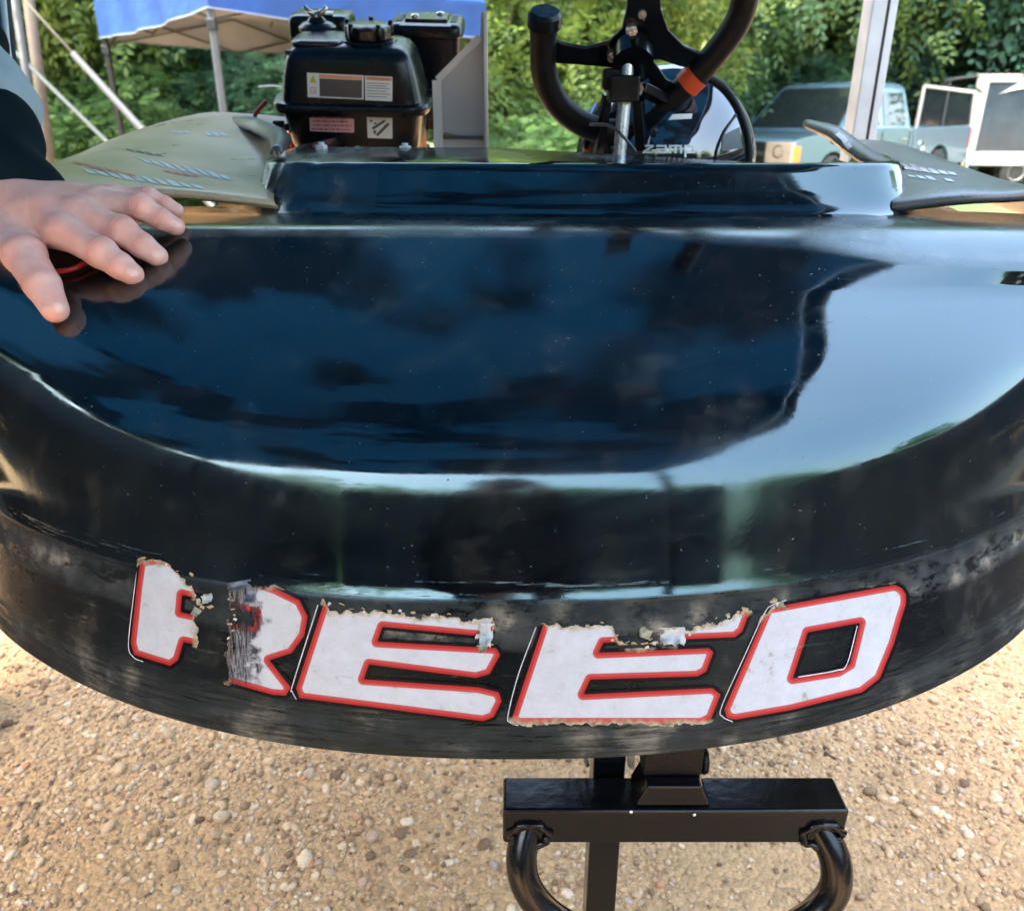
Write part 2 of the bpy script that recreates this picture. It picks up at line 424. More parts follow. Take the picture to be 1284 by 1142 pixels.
def body_material():
    m, nt, p = new_mat('black_gelcoat')
    tc = N(nt, 'TexCoord'); at = N(nt, 'Attribute', attribute_name='vr')
    def mask(a, b, soft):   # 1 between rows a and b
        m1 = N(nt, 'MapRange'); L(nt, at.outputs['Fac'], m1.inputs[0]); m1.inputs[1].default_value = a; m1.inputs[2].default_value = a + soft
        m2 = N(nt, 'MapRange'); L(nt, at.outputs['Fac'], m2.inputs[0]); m2.inputs[1].default_value = b - soft; m2.inputs[2].default_value = b
        m2.inputs[3].default_value = 1; m2.inputs[4].default_value = 0
        mm = N(nt, 'Math', operation='MULTIPLY'); L(nt, m1.outputs[0], mm.inputs[0]); L(nt, m2.outputs[0], mm.inputs[1]); return mm.outputs[0]
    def mul(a, b):
        q = N(nt, 'Math', operation='MULTIPLY')
        for k, s_ in enumerate((a, b)):
            if isinstance(s_, (int, float)): q.inputs[k].default_value = s_
            else: L(nt, s_, q.inputs[k])
        return q.outputs[0]
    def add(a, b, clamp=True):
        q = N(nt, 'Math', operation='ADD', use_clamp=clamp); L(nt, a, q.inputs[0]); L(nt, b, q.inputs[1]); return q.outputs[0]
    def nz(scale, det=5., sc3=None, lo=.5, hi=.6, rough=.6, dist=0.):
        mp = N(nt, 'Mapping'); L(nt, tc.outputs['Object'], mp.inputs[0])
        if sc3: mp.inputs['Scale'].default_value = sc3
        n = N(nt, 'TexNoise', Scale=scale, Detail=det, Roughness=rough, Distortion=dist); L(nt, mp.outputs[0], n.inputs['Vector'])
        return ramp(nt, n.outputs['Fac'], [(lo, g(0)), (hi, g(1))]).outputs[0]
    strip = mask(0.95, 2.02, .03)
    low = mask(0.9, 1.38, .30)
    grime_top = mask(1.70, 2.02, .12)
    ledge = mask(1.99, 3.6, .5)
    crest = mask(6.85, 9.5, .12)
    # dust film on the strip + streaked scuffs low down + grime under the ledge + fine specks everywhere
    film = mul(strip, nz(6, 6, None, .25, .8)); film = mul(film, 0.12)
    streak = mul(low, nz(14, 8, (1.2, 1.2, 16), .40, .62, .7, .6)); streak = mul(streak, .95)
    streak2 = mul(strip, nz(30, 8, (1, 1, 9), .58, .66, .75)); streak2 = mul(streak2, .35)
    grime = mul(grime_top, nz(30, 8, (1, 1, 2), .42, .52, .75)); grime = mul(grime, .95)
    scr = mul(ledge, nz(9, 8, (1, 1, 22), .60, .66, .8, .4)); scr = mul(scr, .6)
    speck = mul(nz(210, 2, None, .735, .75), .55)
    haze = mul(nz(3.5, 8, None, .45, .75, .7, .8), .16)
    cdust = mul(crest, nz(7, 7, (1, 1, 1), .2, .7)); cdust = mul(cdust, .28)
    tot = film
    for q in (streak, streak2, grime, scr, speck, haze, cdust): tot = add(tot, q)
    n5 = N(nt, 'TexNoise', Scale=22.0, Detail=6.0); L(nt, tc.outputs['Object'], n5.inputs['Vector'])
    dc = ramp(nt, n5.outputs['Fac'], [(.35, (0.020, 0.021, 0.022)), (.55, (0.055, 0.056, 0.052)), (.68, (0.24, 0.215, 0.165))])
    mx = N(nt, 'MixRGB'); L(nt, tot, mx.inputs[0]); mx.inputs[1].default_value = (0.0012, 0.0022, 0.0040, 1); L(nt, dc.outputs[0], mx.inputs[2])
    L(nt, mx.outputs[0], p.inputs['Base Color'])
    p.inputs['Specular Tint'].default_value = (.66, .93, 1.0, 1)
    n6 = nz(10, 5, None, .3, .8)
    rgh = N(nt, 'MapRange'); L(nt, tot, rgh.inputs[0]); rgh.inputs[1].default_value = 0; rgh.inputs[2].default_value = .8; rgh.inputs[3].default_value = .035; rgh.inputs[4].default_value = .75
    swirl = mul(nz(5, 9, (1, 2.6, 1), .56, .60, .8, 1.6), .05)
    r2 = add(rgh.outputs[0], mul(strip, .17)); r2 = add(r2, mul(n6, .035)); r2 = add(r2, swirl); L(nt, r2, p.inputs['Roughness'])
    ir = N(nt, 'MapRange'); L(nt, strip, ir.inputs[0]); ir.inputs[3].default_value = 1.85; ir.inputs[4].default_value = 1.33; L(nt, ir.outputs[0], p.inputs['IOR'])
    b = N(nt, 'TexNoise', Scale=55.0, Detail=6.0, Roughness=.7); L(nt, tc.outputs['Object'], b.inputs['Vector'])
    bs = N(nt, 'Bump', Distance=0.0012); L(nt, mul(strip, .25), bs.inputs['Strength']); L(nt, b.outputs['Fac'], bs.inputs['Height'])
    b2 = N(nt, 'Bump', Strength=.25, Distance=0.0015); L(nt, tot, b2.inputs['Height']); L(nt, bs.outputs[0], b2.inputs['Normal'])
    L(nt, b2.outputs[0], p.inputs['Normal'])
    return m
M['body'] = body_material()
nose = np_mesh('nose', BV, np.array(F), M['body'], kart, True, {'vr': np.repeat(Vr, NC)})
md = nose.modifiers.new('t', 'SOLIDIFY'); md.thickness = 0.004; md.offset = -1
nose_bvh = BVHTree.FromPolygons([Vector(v) for v in BV], F)
# ------------------------------------------------------------------ canopy tents
def fabric(name, front, trans, blotch=0):
    m, nt, p = new_mat(name)
    out = nt.nodes['Material Output']
    tc = N(nt, 'TexCoord'); nz = N(nt, 'TexNoise', Scale=3.0, Detail=6.0); L(nt, tc.outputs['Object'], nz.inputs['Vector'])
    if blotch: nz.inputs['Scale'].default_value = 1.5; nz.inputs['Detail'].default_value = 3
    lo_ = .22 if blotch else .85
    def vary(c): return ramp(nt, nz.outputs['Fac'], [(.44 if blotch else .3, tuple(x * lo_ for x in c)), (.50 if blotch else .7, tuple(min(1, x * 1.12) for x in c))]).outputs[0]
    L(nt, vary(front), p.inputs['Base Color']); p.inputs['Roughness'].default_value = .6
    tr = N(nt, 'BsdfTranslucent'); L(nt, vary(trans), tr.inputs['Color'])
    ms = N(nt, 'MixShader'); ms.inputs[0].default_value = .45
    L(nt, p.outputs[0], ms.inputs[1]); L(nt, tr.outputs[0], ms.inputs[2]); L(nt, ms.outputs[0], out.inputs['Surface'])
    w = N(nt, 'TexNoise', Scale=9.0, Detail=3.0); L(nt, tc.outputs['Object'], w.inputs['Vector'])
    b = N(nt, 'Bump', Strength=.5, Distance=.03); L(nt, w.outputs['Fac'], b.inputs['Height']); L(nt, b.outputs[0], p.inputs['Normal'])
    return m
M['blue_fabric'] = fabric('blue_fabric', (0.02, 0.085, 0.30), (0.03, 0.14, 0.42))
M['navy_fabric'] = fabric('navy_fabric', (0.004, 0.028, 0.062), (0.003, 0.034, 0.080), 1)   # tree-leaf shadows painted in as dark blotches
M['beige_fabric'] = simple('beige_lining', (0.25, 0.285, 0.35), .9, 0, .12, 4)
M['alu'] = simple('painted_aluminium', (0.55, 0.55, 0.55), .4, .3, .08, 20)
M['alu_grey'] = simple('grey_steel_tube', (0.045, 0.055, 0.06), .6, .0, .1, 20)
M['dark_steel'] = simple('dark_steel', (0.03, 0.032, 0.035), .4, .6, .2, 30)
M['white_trim'] = simple('white_trim', (0.15, 0.20, 0.28), .7, 0, .08, 20)
def canopy(root, corners, eave, valance, peak, fab, lin, post_m, post_r, trussm, vis_posts=(0, 1, 2, 3), sag=.06, scissor=True):
    c = [Vector((x, y, 0)) for x, y in corners]; cen = sum(c, Vector()) / 4; P = cen + Vector((0, 0, peak))
    for k in range(4):
        a, b = c[k] + Vector((0, 0, eave)), c[(k + 1) % 4] + Vector((0, 0, eave))
        for nm, dz, mt in (('roof_panel', 0, fab),) + ((('roof_lining', -.025, lin),) if lin else ()):
            m = MB(); g_ = []
            for i in range(9):
                t = i / 8; row = []
                for j in range(13):
                    s = j / 12; q = a.lerp(b, s).lerp(P, t)
                    q = q + Vector((0, 0, dz - sag * math.sin(math.pi * t) * (math.sin(math.pi * s)) - .03 * math.sin(math.pi * s) * (1 - t)))
                    row.append(q)
                g_.append(row)
            m.grid(g_); m.build(nm, mt, root, smooth=True)
        m = MB(); rows_ = []
        nrm = (b - a).cross(Vector((0, 0, 1))).normalized()
        for i in range(5):
            row = []
            for j in range(37):
                s = j / 36; q = a.lerp(b, s) + Vector((0, 0, -.03 * math.sin(math.pi * s) - valance * i / 4 + .004))
                q += nrm * (.004 + .03 * (i / 4) * math.sin(s * 23 + k) * math.sin(math.pi * s))
                row.append(q)
            rows_.append(row)
        if lin:
            mi = MB(); mi.grid([[q + nrm * -.010 for q in r_] for r_ in rows_]); mi.build('valance_lining', lin, root, smooth=True)
        m.grid(rows_); vo_ = m.build('valance', fab, root, smooth=True)
        tt = MB(); tt.tube([q - nrm * .0 + Vector((0, 0, -.004)) for q in rows_[-1]], .006, 6); tt.build('trim', M['white_trim'], vo_)
        # scissor truss along the edge
        t = MB(); h1, h0 = eave - .04, eave - .36
        for u0, u1 in ((0, .5), (.5, 1)) if scissor else ():
            pa, pb = c[k].lerp(c[(k + 1) % 4], u0 + .01), c[k].lerp(c[(k + 1) % 4], u1 - .01)
            ins = (cen - (pa + pb) / 2).normalized() * .05
            t.bar(pa + ins + Vector((0, 0, h1)), pb + ins + Vector((0, 0, h0)), .022, .012)
            t.bar(pa + ins * 1.3 + Vector((0, 0, h0)), pb + ins * 1.3 + Vector((0, 0, h1)), .022, .012)
        if scissor: t.build('truss', trussm, root)
        if k in vis_posts:
            q = MB(); d = (cen - c[k]).normalized() * .04
            q.box(c[k] + d + Vector((0, 0, eave / 2 - .01)), (post_r * 2, post_r * 2, eave - .02))
            po = q.build('post', M['dark_steel'] if (lin and k == 3) or (not lin and k > 1) else post_m, root, bevel=.004)
            f = MB(); f.box(c[k] + d + Vector((0, 0, .006)), (.1, .1, .012)); f.build('foot', trussm, po)
            s_ = MB()
            for sx in (-1, 1):
                s_.box(c[k] + d + Vector((post_r * .25, sx * (post_r + .0008), eave * .5)), (.006, .0016, eave - .2))
            s_.build('slot', M['dark_steel'], po)
            s_ = MB(); s_.box(c[k] + d + Vector((0, 0, eave - .40)), (post_r * 2 + .016, post_r * 2 + .016, .07)); s_.build('slider', trussm, po, bevel=.004)
pc = W(1089, 100, 1.84)
CX1, CY1 = pc.x + .0, pc.y
tent0 = thing('canopy_tent', 'navy pop-up canopy over the kart with a pale slotted corner post', 'canopy', (CX1 - 1.5, CY1 - 1.5, 0))
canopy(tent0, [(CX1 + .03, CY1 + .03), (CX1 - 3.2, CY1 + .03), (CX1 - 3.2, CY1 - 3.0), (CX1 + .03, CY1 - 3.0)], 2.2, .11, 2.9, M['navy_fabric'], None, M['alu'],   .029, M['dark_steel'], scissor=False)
Nn, Ll, Rr = Vector((-2.06, 6.16)), Vector((-3.9, 8.50)), Vector((-.25, 8.50))
Bb = Ll + Rr - Nn
tent1 = thing('canopy_tent', 'bright blue pop-up canopy with beige lining standing behind the kart engine', 'canopy', (-2.1, 8.5, 0))
canopy(tent1, [tuple(Nn), tuple(Rr), tuple(Bb), tuple(Ll)], 2.32, .30, 3.35, M['blue_fabric'], M['beige_fabric'], M['alu_grey'], .022, M['dark_steel'])

# ------------------------------------------------------------------ trees
def leaf_material(name, cols, tr=.45):
    m, nt, p = new_mat(name); out = nt.nodes['Material Output']
    at = N(nt, 'Attribute', attribute_name='rnd')
    c = ramp(nt, at.outputs['Fac'], cols); L(nt, c.outputs[0], p.inputs['Base Color']); p.inputs['Roughness'].default_value = .55
    hs = N(nt, 'HueSaturation'); hs.inputs['Value'].default_value = 1.85; hs.inputs['Hue'].default_value = .485; L(nt, c.outputs[0], hs.inputs['Color'])
    t = N(nt, 'BsdfTranslucent'); L(nt, hs.outputs[0], t.inputs['Color'])
    ms = N(nt, 'MixShader'); ms.inputs[0].default_value = tr
    L(nt, p.outputs[0], ms.inputs[1]); L(nt, t.outputs[0], ms.inputs[2]); L(nt, ms.outputs[0], out.inputs['Surface'])
    return m
M['leaf_a'] = leaf_material('leaf_yellow_green', [(0, (.045, .09, .02)), (.5, (.09, .155, .035)), (1, (.16, .22, .05))])
M['leaf_b'] = leaf_material('leaf_mid_green', [(0, (.026, .075, .026)), (.5, (.055, .13, .042)), (1, (.10, .185, .06))])
M['leaf_c'] = leaf_material('leaf_blue_green', [(0, (.018, .062, .042)), (.6, (.04, .11, .068)), (1, (.10, .19, .095))])
M['bark'] = simple('bark', (.10, .08, .06), .9, 0, .4, 9, .8, 30)
def crown_mesh(name, seed, ntw, mat, clumps=46, tw=.42, lf=.13, pairs=4):
    r = np.random.default_rng(seed)
    th = r.uniform(0, 2 * np.pi, clumps); zz = r.uniform(-.95, 1, clumps); rad = r.uniform(.45, .95, clumps)
    C = np.stack([np.cos(th) * np.sqrt(1 - zz ** 2) * rad, np.sin(th) * np.sqrt(1 - zz ** 2) * rad, zz * rad], 1)
    cr = r.uniform(.20, .42, clumps)
    ci = r.integers(0, clumps, ntw)
    d = r.normal(size=(ntw, 3)); d /= np.linalg.norm(d, axis=1)[:, None]
    base = C[ci] + d * (cr[ci] * r.uniform(.6, 1.05, ntw))[:, None]
    d[:, 2] -= .25; d += r.normal(size=(ntw, 3)) * .35; d /= np.linalg.norm(d, axis=1)[:, None]
    up = np.tile([0, 0, 1.], (ntw, 1)) + r.normal(size=(ntw, 3)) * .35
    side = np.cross(d, up); side /= np.linalg.norm(side, axis=1)[:, None]; nn = np.cross(side, d)
    V, F, A = [], [], []; o = 0
    shade = r.uniform(.15, .85, clumps)[ci]
    for k in range(pairs * 2 + 1):
        if k == pairs * 2: s, t, ang = 0, 1.0, 0
        else: s = -1 if k % 2 else 1; t = (k // 2 + .7) / pairs; ang = 1
        root = base + d * (tw * t)[..., None] if np.ndim(t) else base + d * (tw * t)
        root = root - np.array([0, 0, 1.]) * (.25 * tw * t * t)
        ld = (d * (.45 if ang else 1) + side * s * .95 * ang + nn * r.normal(0, .25, (ntw, 1))); ld /= np.linalg.norm(ld, axis=1)[:, None]
        wv = np.cross(ld, nn); wv /= np.linalg.norm(wv, axis=1)[:, None]
        ln = lf * (1.1 - .35 * t) * r.uniform(.8, 1.2, (ntw, 1)); wd = ln * .22
        q = np.stack([root, root + ld * ln * .5 + wv * wd, root + ld * ln, root + ld * ln * .5 - wv * wd], 1)
        V.append(q.reshape(-1, 3)); F.append(np.arange(ntw * 4).reshape(-1, 4) + o); o += ntw * 4
        A.append(np.repeat(np.clip(shade + r.normal(0, .15, ntw), 0, 1), 4))
    V = np.concatenate(V); F = np.concatenate(F); A = np.concatenate(A)
    ob = np_mesh(name, V, F, mat, None, False, {'rnd': A}); me = ob.data; bpy.data.objects.remove(ob); return me
# unit crowns are of radius 1; a tree scales them to metres, so leaf sizes are given relative to that
crown_meshes = [crown_mesh('crown', 11, 6500, M['leaf_a'], 54, .13, .050), crown_mesh('crown', 12, 6500, M['leaf_b'], 60, .12, .046),
                crown_mesh('crown', 13, 6000, M['leaf_c'], 50, .15, .056), crown_mesh('crown', 14, 6500, M['leaf_b'], 46, .115, .044)]
def trunk_mesh(seed):
    r = random.Random(seed); mb = MB()
    pts = [Vector((r.uniform(-.05, .05) * i, r.uniform(-.05, .05) * i, i * .22 - 1.0)) for i in range(8)]
    mb.tube(pts, [.055 - .005 * i for i in range(8)], 8)
    for k in range(7):
        i = r.randint(2, 6); a = r.uniform(0, 6.28); d = Vector((math.cos(a), math.sin(a), r.uniform(.3, .9)))
        mb.tube([pts[i], pts[i] + d * .3, pts[i] + d * .62 + Vector((0, 0, .08))], [.024, .015, .006], 6)
    ob = mb.build('trunk', M['bark'], smooth=True); me = ob.data; bpy.data.objects.remove(ob); return me
trunks = [trunk_mesh(3), trunk_mesh(4), trunk_mesh(5)]
def tree(name, label, cat, x, y, r, h, kind, rot, group=None, zc=None, tk=0):
    t = thing(name, label, cat, (x, y, 0), group)
    c = link('crown', crown_meshes[kind], None, t); c.scale = (r, r, h / 2 * .92); c.location = (0, 0, zc if zc is not None else h * .56); c.rotation_euler = (0, 0, rot); c['kind'] = 'stuff'
    k = link('trunk', trunks[tk], None, t); s = (zc if zc is not None else h * .56)
    k.scale = (h * .35, h * .35, s + .02); k.location = (0, 0, s * 1.0); k.rotation_euler = (0, 0, rot)
    return t
TG = 'trees of the wood behind the pits'
kinds = ['yellow green', 'mid green', 'blue green', 'mid green']
# px column of the photo -> ground position; label by what each stands behind
def colx(px, Y): return (px - 642) / FPX * (Y * CP + .0)
plan = [
 (-60, 12.5, 3.2, 9, 1, 'leafy green tree at the far left beyond the person in the dark jersey'),
 (90, 11.5, 2.6, 7.5, 0, 'yellow green tree behind the guy rope left of the blue canopy'),
 (200, 13.5, 3.0, 9, 1, 'green tree behind the left corner of the blue canopy'),
 (330, 14.0, 3.0, 8, 2, 'blue green tree seen under the blue canopy just right of its front pole'),
 (470, 15.0, 3.2, 9.5, 3, 'tree hidden mostly by the black engine tank'),
 (625, 10.8, 2.2, 5.6, 0, 'yellow green leafy tree between the grey metal plate and the steering wheel'),
 (735, 12.5, 2.6, 7.0, 0, 'bright yellow green tree seen inside the steering wheel left opening'),
 (850, 15.0, 3.1, 9.0, 1, 'green tree seen through the right opening of the steering wheel'),
 (950, 19.5, 3.3, 9.5, 0, 'tree with yellow green fronds behind the truck windshield'),
 (1035, 21.0, 4.0, 12, 2, 'tall blue green tree behind the truck cab left of the canopy post'),
 (1150, 20.6, 4.0, 12, 2, 'blue green tree right of the canopy post above the truck cab'),
 (1255, 20.2, 3.9, 11, 1, 'green tree above the white trailer frame at the right'),
 (1390, 19.0, 3.8, 11, 2, 'tree at the far right behind the white trailer'),
]
for i, (px, Y, r, h, k, lab) in enumerate(plan):
    tree('tree', lab, 'tree', colx(px, Y), Y, r, h, k, i * 1.3, TG, None, i % 3)
# second rank, darker mass of the wood
for i in range(13):
    x = -17 + i * 2.9
    tree('tree', 'tall tree of the back rank, mostly hidden by nearer trees', 'tree', x, (19.5 if x < 4 else 26) + (i % 3) * 1.2, 3.9, 12.5 + (i % 2) * 1.2, (i * 2 + 1) % 4, i * 2.1, 'back rank of the wood', None, i % 3)
shr = [(60, 10.2, 1.2, 1.9, 1, 'low green bush behind the thin dark pole at left'), (170, 10.6, 1.3, 2.2, 1, 'low bush under the left corner of the blue canopy'),
       (310, 11.4, 1.4, 2.3, 2, 'dark low bush just right of the blue canopy front pole'), (640, 9.2, 1.0, 1.5, 1, 'small green bush right of the grey metal plate'),
       (730, 9.8, 1.2, 1.7, 1, 'green bush low between the steering wheel grips'), (1010, 18.2, 1.6, 2.8, 2, 'bush behind the truck hood')]
for i, (px, Y, r, h, k, lab) in enumerate(shr):
    t = tree('bush', lab, 'bush', colx(px, Y), Y, r, h, k, i * 1.7, 'low bushes at the edge of the wood', h * .42, i % 3)
# the wood goes on round the clearing (it is what the glossy nose mirrors)
ring = [(-13, 4, 3.6, 9, 1, 'left of the pits beyond the wooden post'), (-15, -4, 3.8, 10, 2, 'left rear corner of the clearing'), (-8, -12, 3.8, 5.8, 0, 'behind the photographer to the left'), (-3, -13.5, 3.8, 5.4, 1, 'straight behind the photographer, left of two'), (2, -13, 3.8, 5.4, 2, 'straight behind the photographer, right of two'),
        (7.5, -15, 3.5, 5.6, 1, 'behind the photographer to the right'), (13, -13, 3.5, 5.5, 1, 'far right rear of the clearing'), (18, -4, 3.6, 6, 2, 'right side of the clearing, level with the kart'), (20, 7, 3.4, 8, 0, 'right side beyond the trailer')]
for i, (x, y, r, h, k, w_) in enumerate(ring):
    tree('tree', kinds[k] + ' tree ' + w_, 'tree', x, y, r, h, k, i * .9, 'trees around the rest of the clearing', None, i % 3)
# ------------------------------------------------------------------ projecting flat print onto surfaces
CAMO = Vector((0, 0, H))
def hit(bvh, px, py, off=0.0006):
    r = ray(px, py).normalized()
    loc, nor, idx, dist = bvh.ray_cast(CAMO, r)
    if loc is None: return None
    if nor.dot(r) > 0: nor = -nor
    return loc + nor * off
def bvh_of(ob):
    dg = bpy.context.evaluated_depsgraph_get(); dg.update()
    o0 = parent_origin(ob.parent) + ob.location
    me = ob.evaluated_get(dg).to_mesh()
    return BVHTree.FromPolygons([v.co + o0 for v in me.vertices], [tuple(p.vertices) for p in me.polygons])
def quad_patch(name, bvh, c, mat, parent, off=.0006, n=8, m=4):
    mb = MB(); G = []
    for j in range(m + 1):
        row = []
        for i in range(n + 1):
            u, v = i / n, j / m
            x = (c[0][0] * (1 - u) + c[1][0] * u) * (1 - v) + (c[3][0] * (1 - u) + c[2][0] * u) * v
            y = (c[0][1] * (1 - u) + c[1][1] * u) * (1 - v) + (c[3][1] * (1 - u) + c[2][1] * u) * v
            h_ = hit(bvh, x, y, off)
            if h_ is None: return None
            row.append(h_)
        G.append(row)
    mb.grid(G); return mb.build(name, mat, parent, smooth=True)
def patches(name, bvh, quads, mat, parent, off=.0006, n=4, m=2):
    if name == 'decal' and len(quads) > 1:
        for q_ in quads: patches(name, bvh, [q_], mat, parent, off, n, m)
        return
    mb = MB()
    for c in quads:
        G = []
        for j in range(m + 1):
            row = []
            for i in range(n + 1):
                u, v = i / n, j / m
                x = (c[0][0] * (1 - u) + c[1][0] * u) * (1 - v) + (c[3][0] * (1 - u) + c[2][0] * u) * v
                y = (c[0][1] * (1 - u) + c[1][1] * u) * (1 - v) + (c[3][1] * (1 - u) + c[2][1] * u) * v
                row.append(hit(bvh, x, y, off))
            G.append(row)
        if all(q is not None for r in G for q in r): mb.grid(G)
    return mb.build(name, mat, parent) if mb.v else None
def rect(x0, y0, x1, y1, sk=0.0): return [(x0, y0), (x1, y0 + sk * (x1 - x0)), (x1, y1 + sk * (x1 - x0)), (x0, y1)]

M['black_plastic'] = simple('black_plastic', (.0045, .005, .006), .25, 0, .15, 40, .15, 300, ior=1.36)
M['black_rubber'] = simple('black_rubber', (.005, .005, .0055), .45, 0, .2, 60, .3, 400, ior=1.3)
M['black_paint'] = simple('black_gloss_paint', (.003, .0035, .005), .2, 0, .25, 25, .12, 60, ior=1.4)
M['steel'] = simple('zinc_steel', (.50, .50, .50), .28, .9, .12, 60)
M['alu_plate'] = simple('brushed_aluminium_plate', (.36, .37, .38), .5, .2, .06, 14)
M['red_plastic'] = simple('red_plastic', (.45, .02, .02), .3, 0, .1, 30)
M['orange_tape'] = simple('orange_tape', (.55, .06, .012), .45, 0, .12, 90)
M['label_white'] = simple('label_white', (.72, .72, .70), .4, 0, .05, 60)
M['label_orange'] = simple('label_orange', (.70, .27, .13), .4, 0, .05, 60)
M['label_pink'] = simple('label_pink', (.72, .38, .38), .4, 0, .06, 60)
M['label_dark'] = simple('label_dark', (.06, .055, .06), .4, 0, .2, 200)
M['label_yellow'] = simple('label_yellow', (.55, .45, .05), .4)
M['red_ink'] = simple('red_ink', (.45, .05, .05), .45)
M['tyre'] = simple('tyre_rubber', (.02, .02, .02), .8, 0, .2, 60, .4, 90)
# deck panels carry a coat of tan clay dust over the gelcoat
def dusty(name, amt, col=(.62, .44, .26)):
    m, nt, p = new_mat(name)
    tc = N(nt, 'TexCoord')
    a = N(nt, 'TexNoise', Scale=7.0, Detail=8.0, Roughness=.65); L(nt, tc.outputs['Object'], a.inputs['Vector'])
    r = ramp(nt, a.outputs['Fac'], [(.25, g(amt * .6)), (.75, g(min(1, amt * 1.3)))])
    mx = N(nt, 'MixRGB'); L(nt, r.outputs[0], mx.inputs[0]); mx.inputs[1].default_value = (.005, .008, .012, 1); mx.inputs[2].default_value = (*col, 1)
    L(nt, mx.outputs[0], p.inputs['Base Color'])
    q = ramp(nt, a.outputs['Fac'], [(.25, g(.22)), (.75, g(.42))]); L(nt, q.outputs[0], p.inputs['Roughness']); p.inputs['IOR'].default_value = 1.5
    b = N(nt, 'TexNoise', Scale=30.0, Detail=4.0); L(nt, tc.outputs['Object'], b.inputs['Vector'])
    bp = N(nt, 'Bump', Strength=.15, Distance=.002); L(nt, b.outputs['Fac'], bp.inputs['Height']); L(nt, bp.outputs[0], p.inputs['Normal'])
    return m
M['deck_left'] = dusty('dusty_gelcoat', .92); M['deck_right'] = dusty('thinly_dusted_gelcoat', .26, (.30, .28, .22)); M['rim_shell'] = dusty('grey_scuffed_shell', .25, (.2, .2, .19))

# ------------------------------------------------------------------ cockpit cowl: a U shaped hood round the cockpit opening
plan = spline([(-.385, 1.66), (-.385, 1.42), (-.370, 1.28), (-.335, 1.205), (-.26, 1.163), (-.10, 1.142), (.10, 1.135), (.30, 1.136), (.455, 1.145), (.54, 1.19), (.585, 1.30), (.60, 1.48)], 150)
tan = np.gradient(plan, axis=0); tan /= np.linalg.norm(tan, axis=1)[:, None]
out_n = np.stack([tan[:, 1], -tan[:, 0]], 1)
nsm = out_n.copy()
for _ in range(30): nsm[1:-1] = (nsm[:-2] + nsm[1:-1] * 2 + nsm[2:]) / 4
nsm /= np.linalg.norm(nsm, axis=1)[:, None]
def cz(Y): return .0 + max(0, (Y - 1.3)) * .04                     # the rim rises a little towards the back
prof = [(.090, .1300), (.066, .1275), (.047, .1245), (.032, .1190), (.020, .109), (.011, .092), (.003, .072), (0, .065), (-.004, .0615), (-.012, .0595), (-.05, .0545), (-.10, .049), (-.135, .046), (-.143, .049), (-.146, .057), (-.146, .10)]
G = []
for o_, d_ in prof:
    row = []
    for (x, y), n_, y0 in zip(plan, nsm, plan[:, 1]):
        w = .0 if o_ > .03 else 1
        of = o_ if o_ > 0 else o_ * (1 - .72 * min(1, max(0, (y0 - 1.19) / .14)) * (1 if x > 0 else .6))
        xx, yy = x + n_[0] * of, y + n_[1] * of
        wob = .0007 * noise.noise(Vector((x * 9, y * 9, d_ * 60)))
        if x < -.13: wob += .0055 * min(1, (-.13 - x) / .12) * noise.noise(Vector((x * 60, y * 50, d_ * 130))) * (1 if .06 < d_ < .125 else .3)
        row.append(Vector((xx + n_[0] * wob, yy + n_[1] * wob, H - d_ + cz(y0) * w - (.052 * max(-.03, x) if o_ < -.02 else 0))))
    G.append(row)
mb = MB(); mb.grid(G)
M['cowl'] = body_material(); M['cowl'].name = 'black_gelcoat_cowl'
cw = mb.build('cockpit_cowl', M['cowl'], kart, smooth=True)
a = cw.data.attributes.new('vr', 'FLOAT', 'POINT'); a.data.foreach_set('value', np.where(np.repeat(np.arange(len(prof)), 150) >= 10, 8.0, 5.0 + 3.0 * np.clip((-.15 - np.tile(plan[:, 0], len(prof))) / .05, 0, 1)).astype(np.float32))
md = cw.modifiers.new('t', 'SOLIDIFY'); md.thickness = .003; md.offset = -1

def deck(ctrl, name, mat):
    C = np.array(ctrl, float); C[..., 2] = H - C[..., 2]
    A = np.array([spline(r, 40) for r in C]); B = np.array([spline(A[:, j], 44) for j in range(40)])
    mb = MB(); mb.grid([[Vector(B[j][i]) for j in range(40)] for i in range(44)])
    ob = mb.build(name, mat, kart, smooth=True)
    md = ob.modifiers.new('t', 'SOLIDIFY'); md.thickness = .006; md.offset = 0
    md = ob.modifiers.new('b', 'BEVEL'); md.width = .002; md.segments = 2; md.limit_method = 'ANGLE'; md.angle_limit = R(50)
    return ob
left = deck([
 [(-.325, 1.155, .118), (-.43, 1.125, .104), (-.54, 1.11, .096), (-.65, 1.10, .088), (-.74, 1.12, .12)],
 [(-.335, 1.172, .108), (-.43, 1.14, .094), (-.54, 1.125, .086), (-.66, 1.115, .079), (-.75, 1.13, .11)],
 [(-.365, 1.33, .084), (-.48, 1.31, .070), (-.57, 1.30, .063), (-.68, 1.28, .068), (-.78, 1.27, .10)],
 [(-.415, 1.52, .042), (-.50, 1.52, .034), (-.59, 1.52, .030), (-.71, 1.48, .052), (-.80, 1.44, .088)],
 [(-.42, 1.74, .010), (-.52, 1.74, .001), (-.62, 1.74, .0), (-.74, 1.70, .034), (-.82, 1.66, .075)],
 [(-.42, 1.95, .05), (-.52, 1.95, .04), (-.62, 1.95, .04), (-.74, 1.92, .07), (-.82, 1.9, .11)]], 'side_deck', M['deck_left'])
left['label'] = 'dusty tan side deck with worn decals'
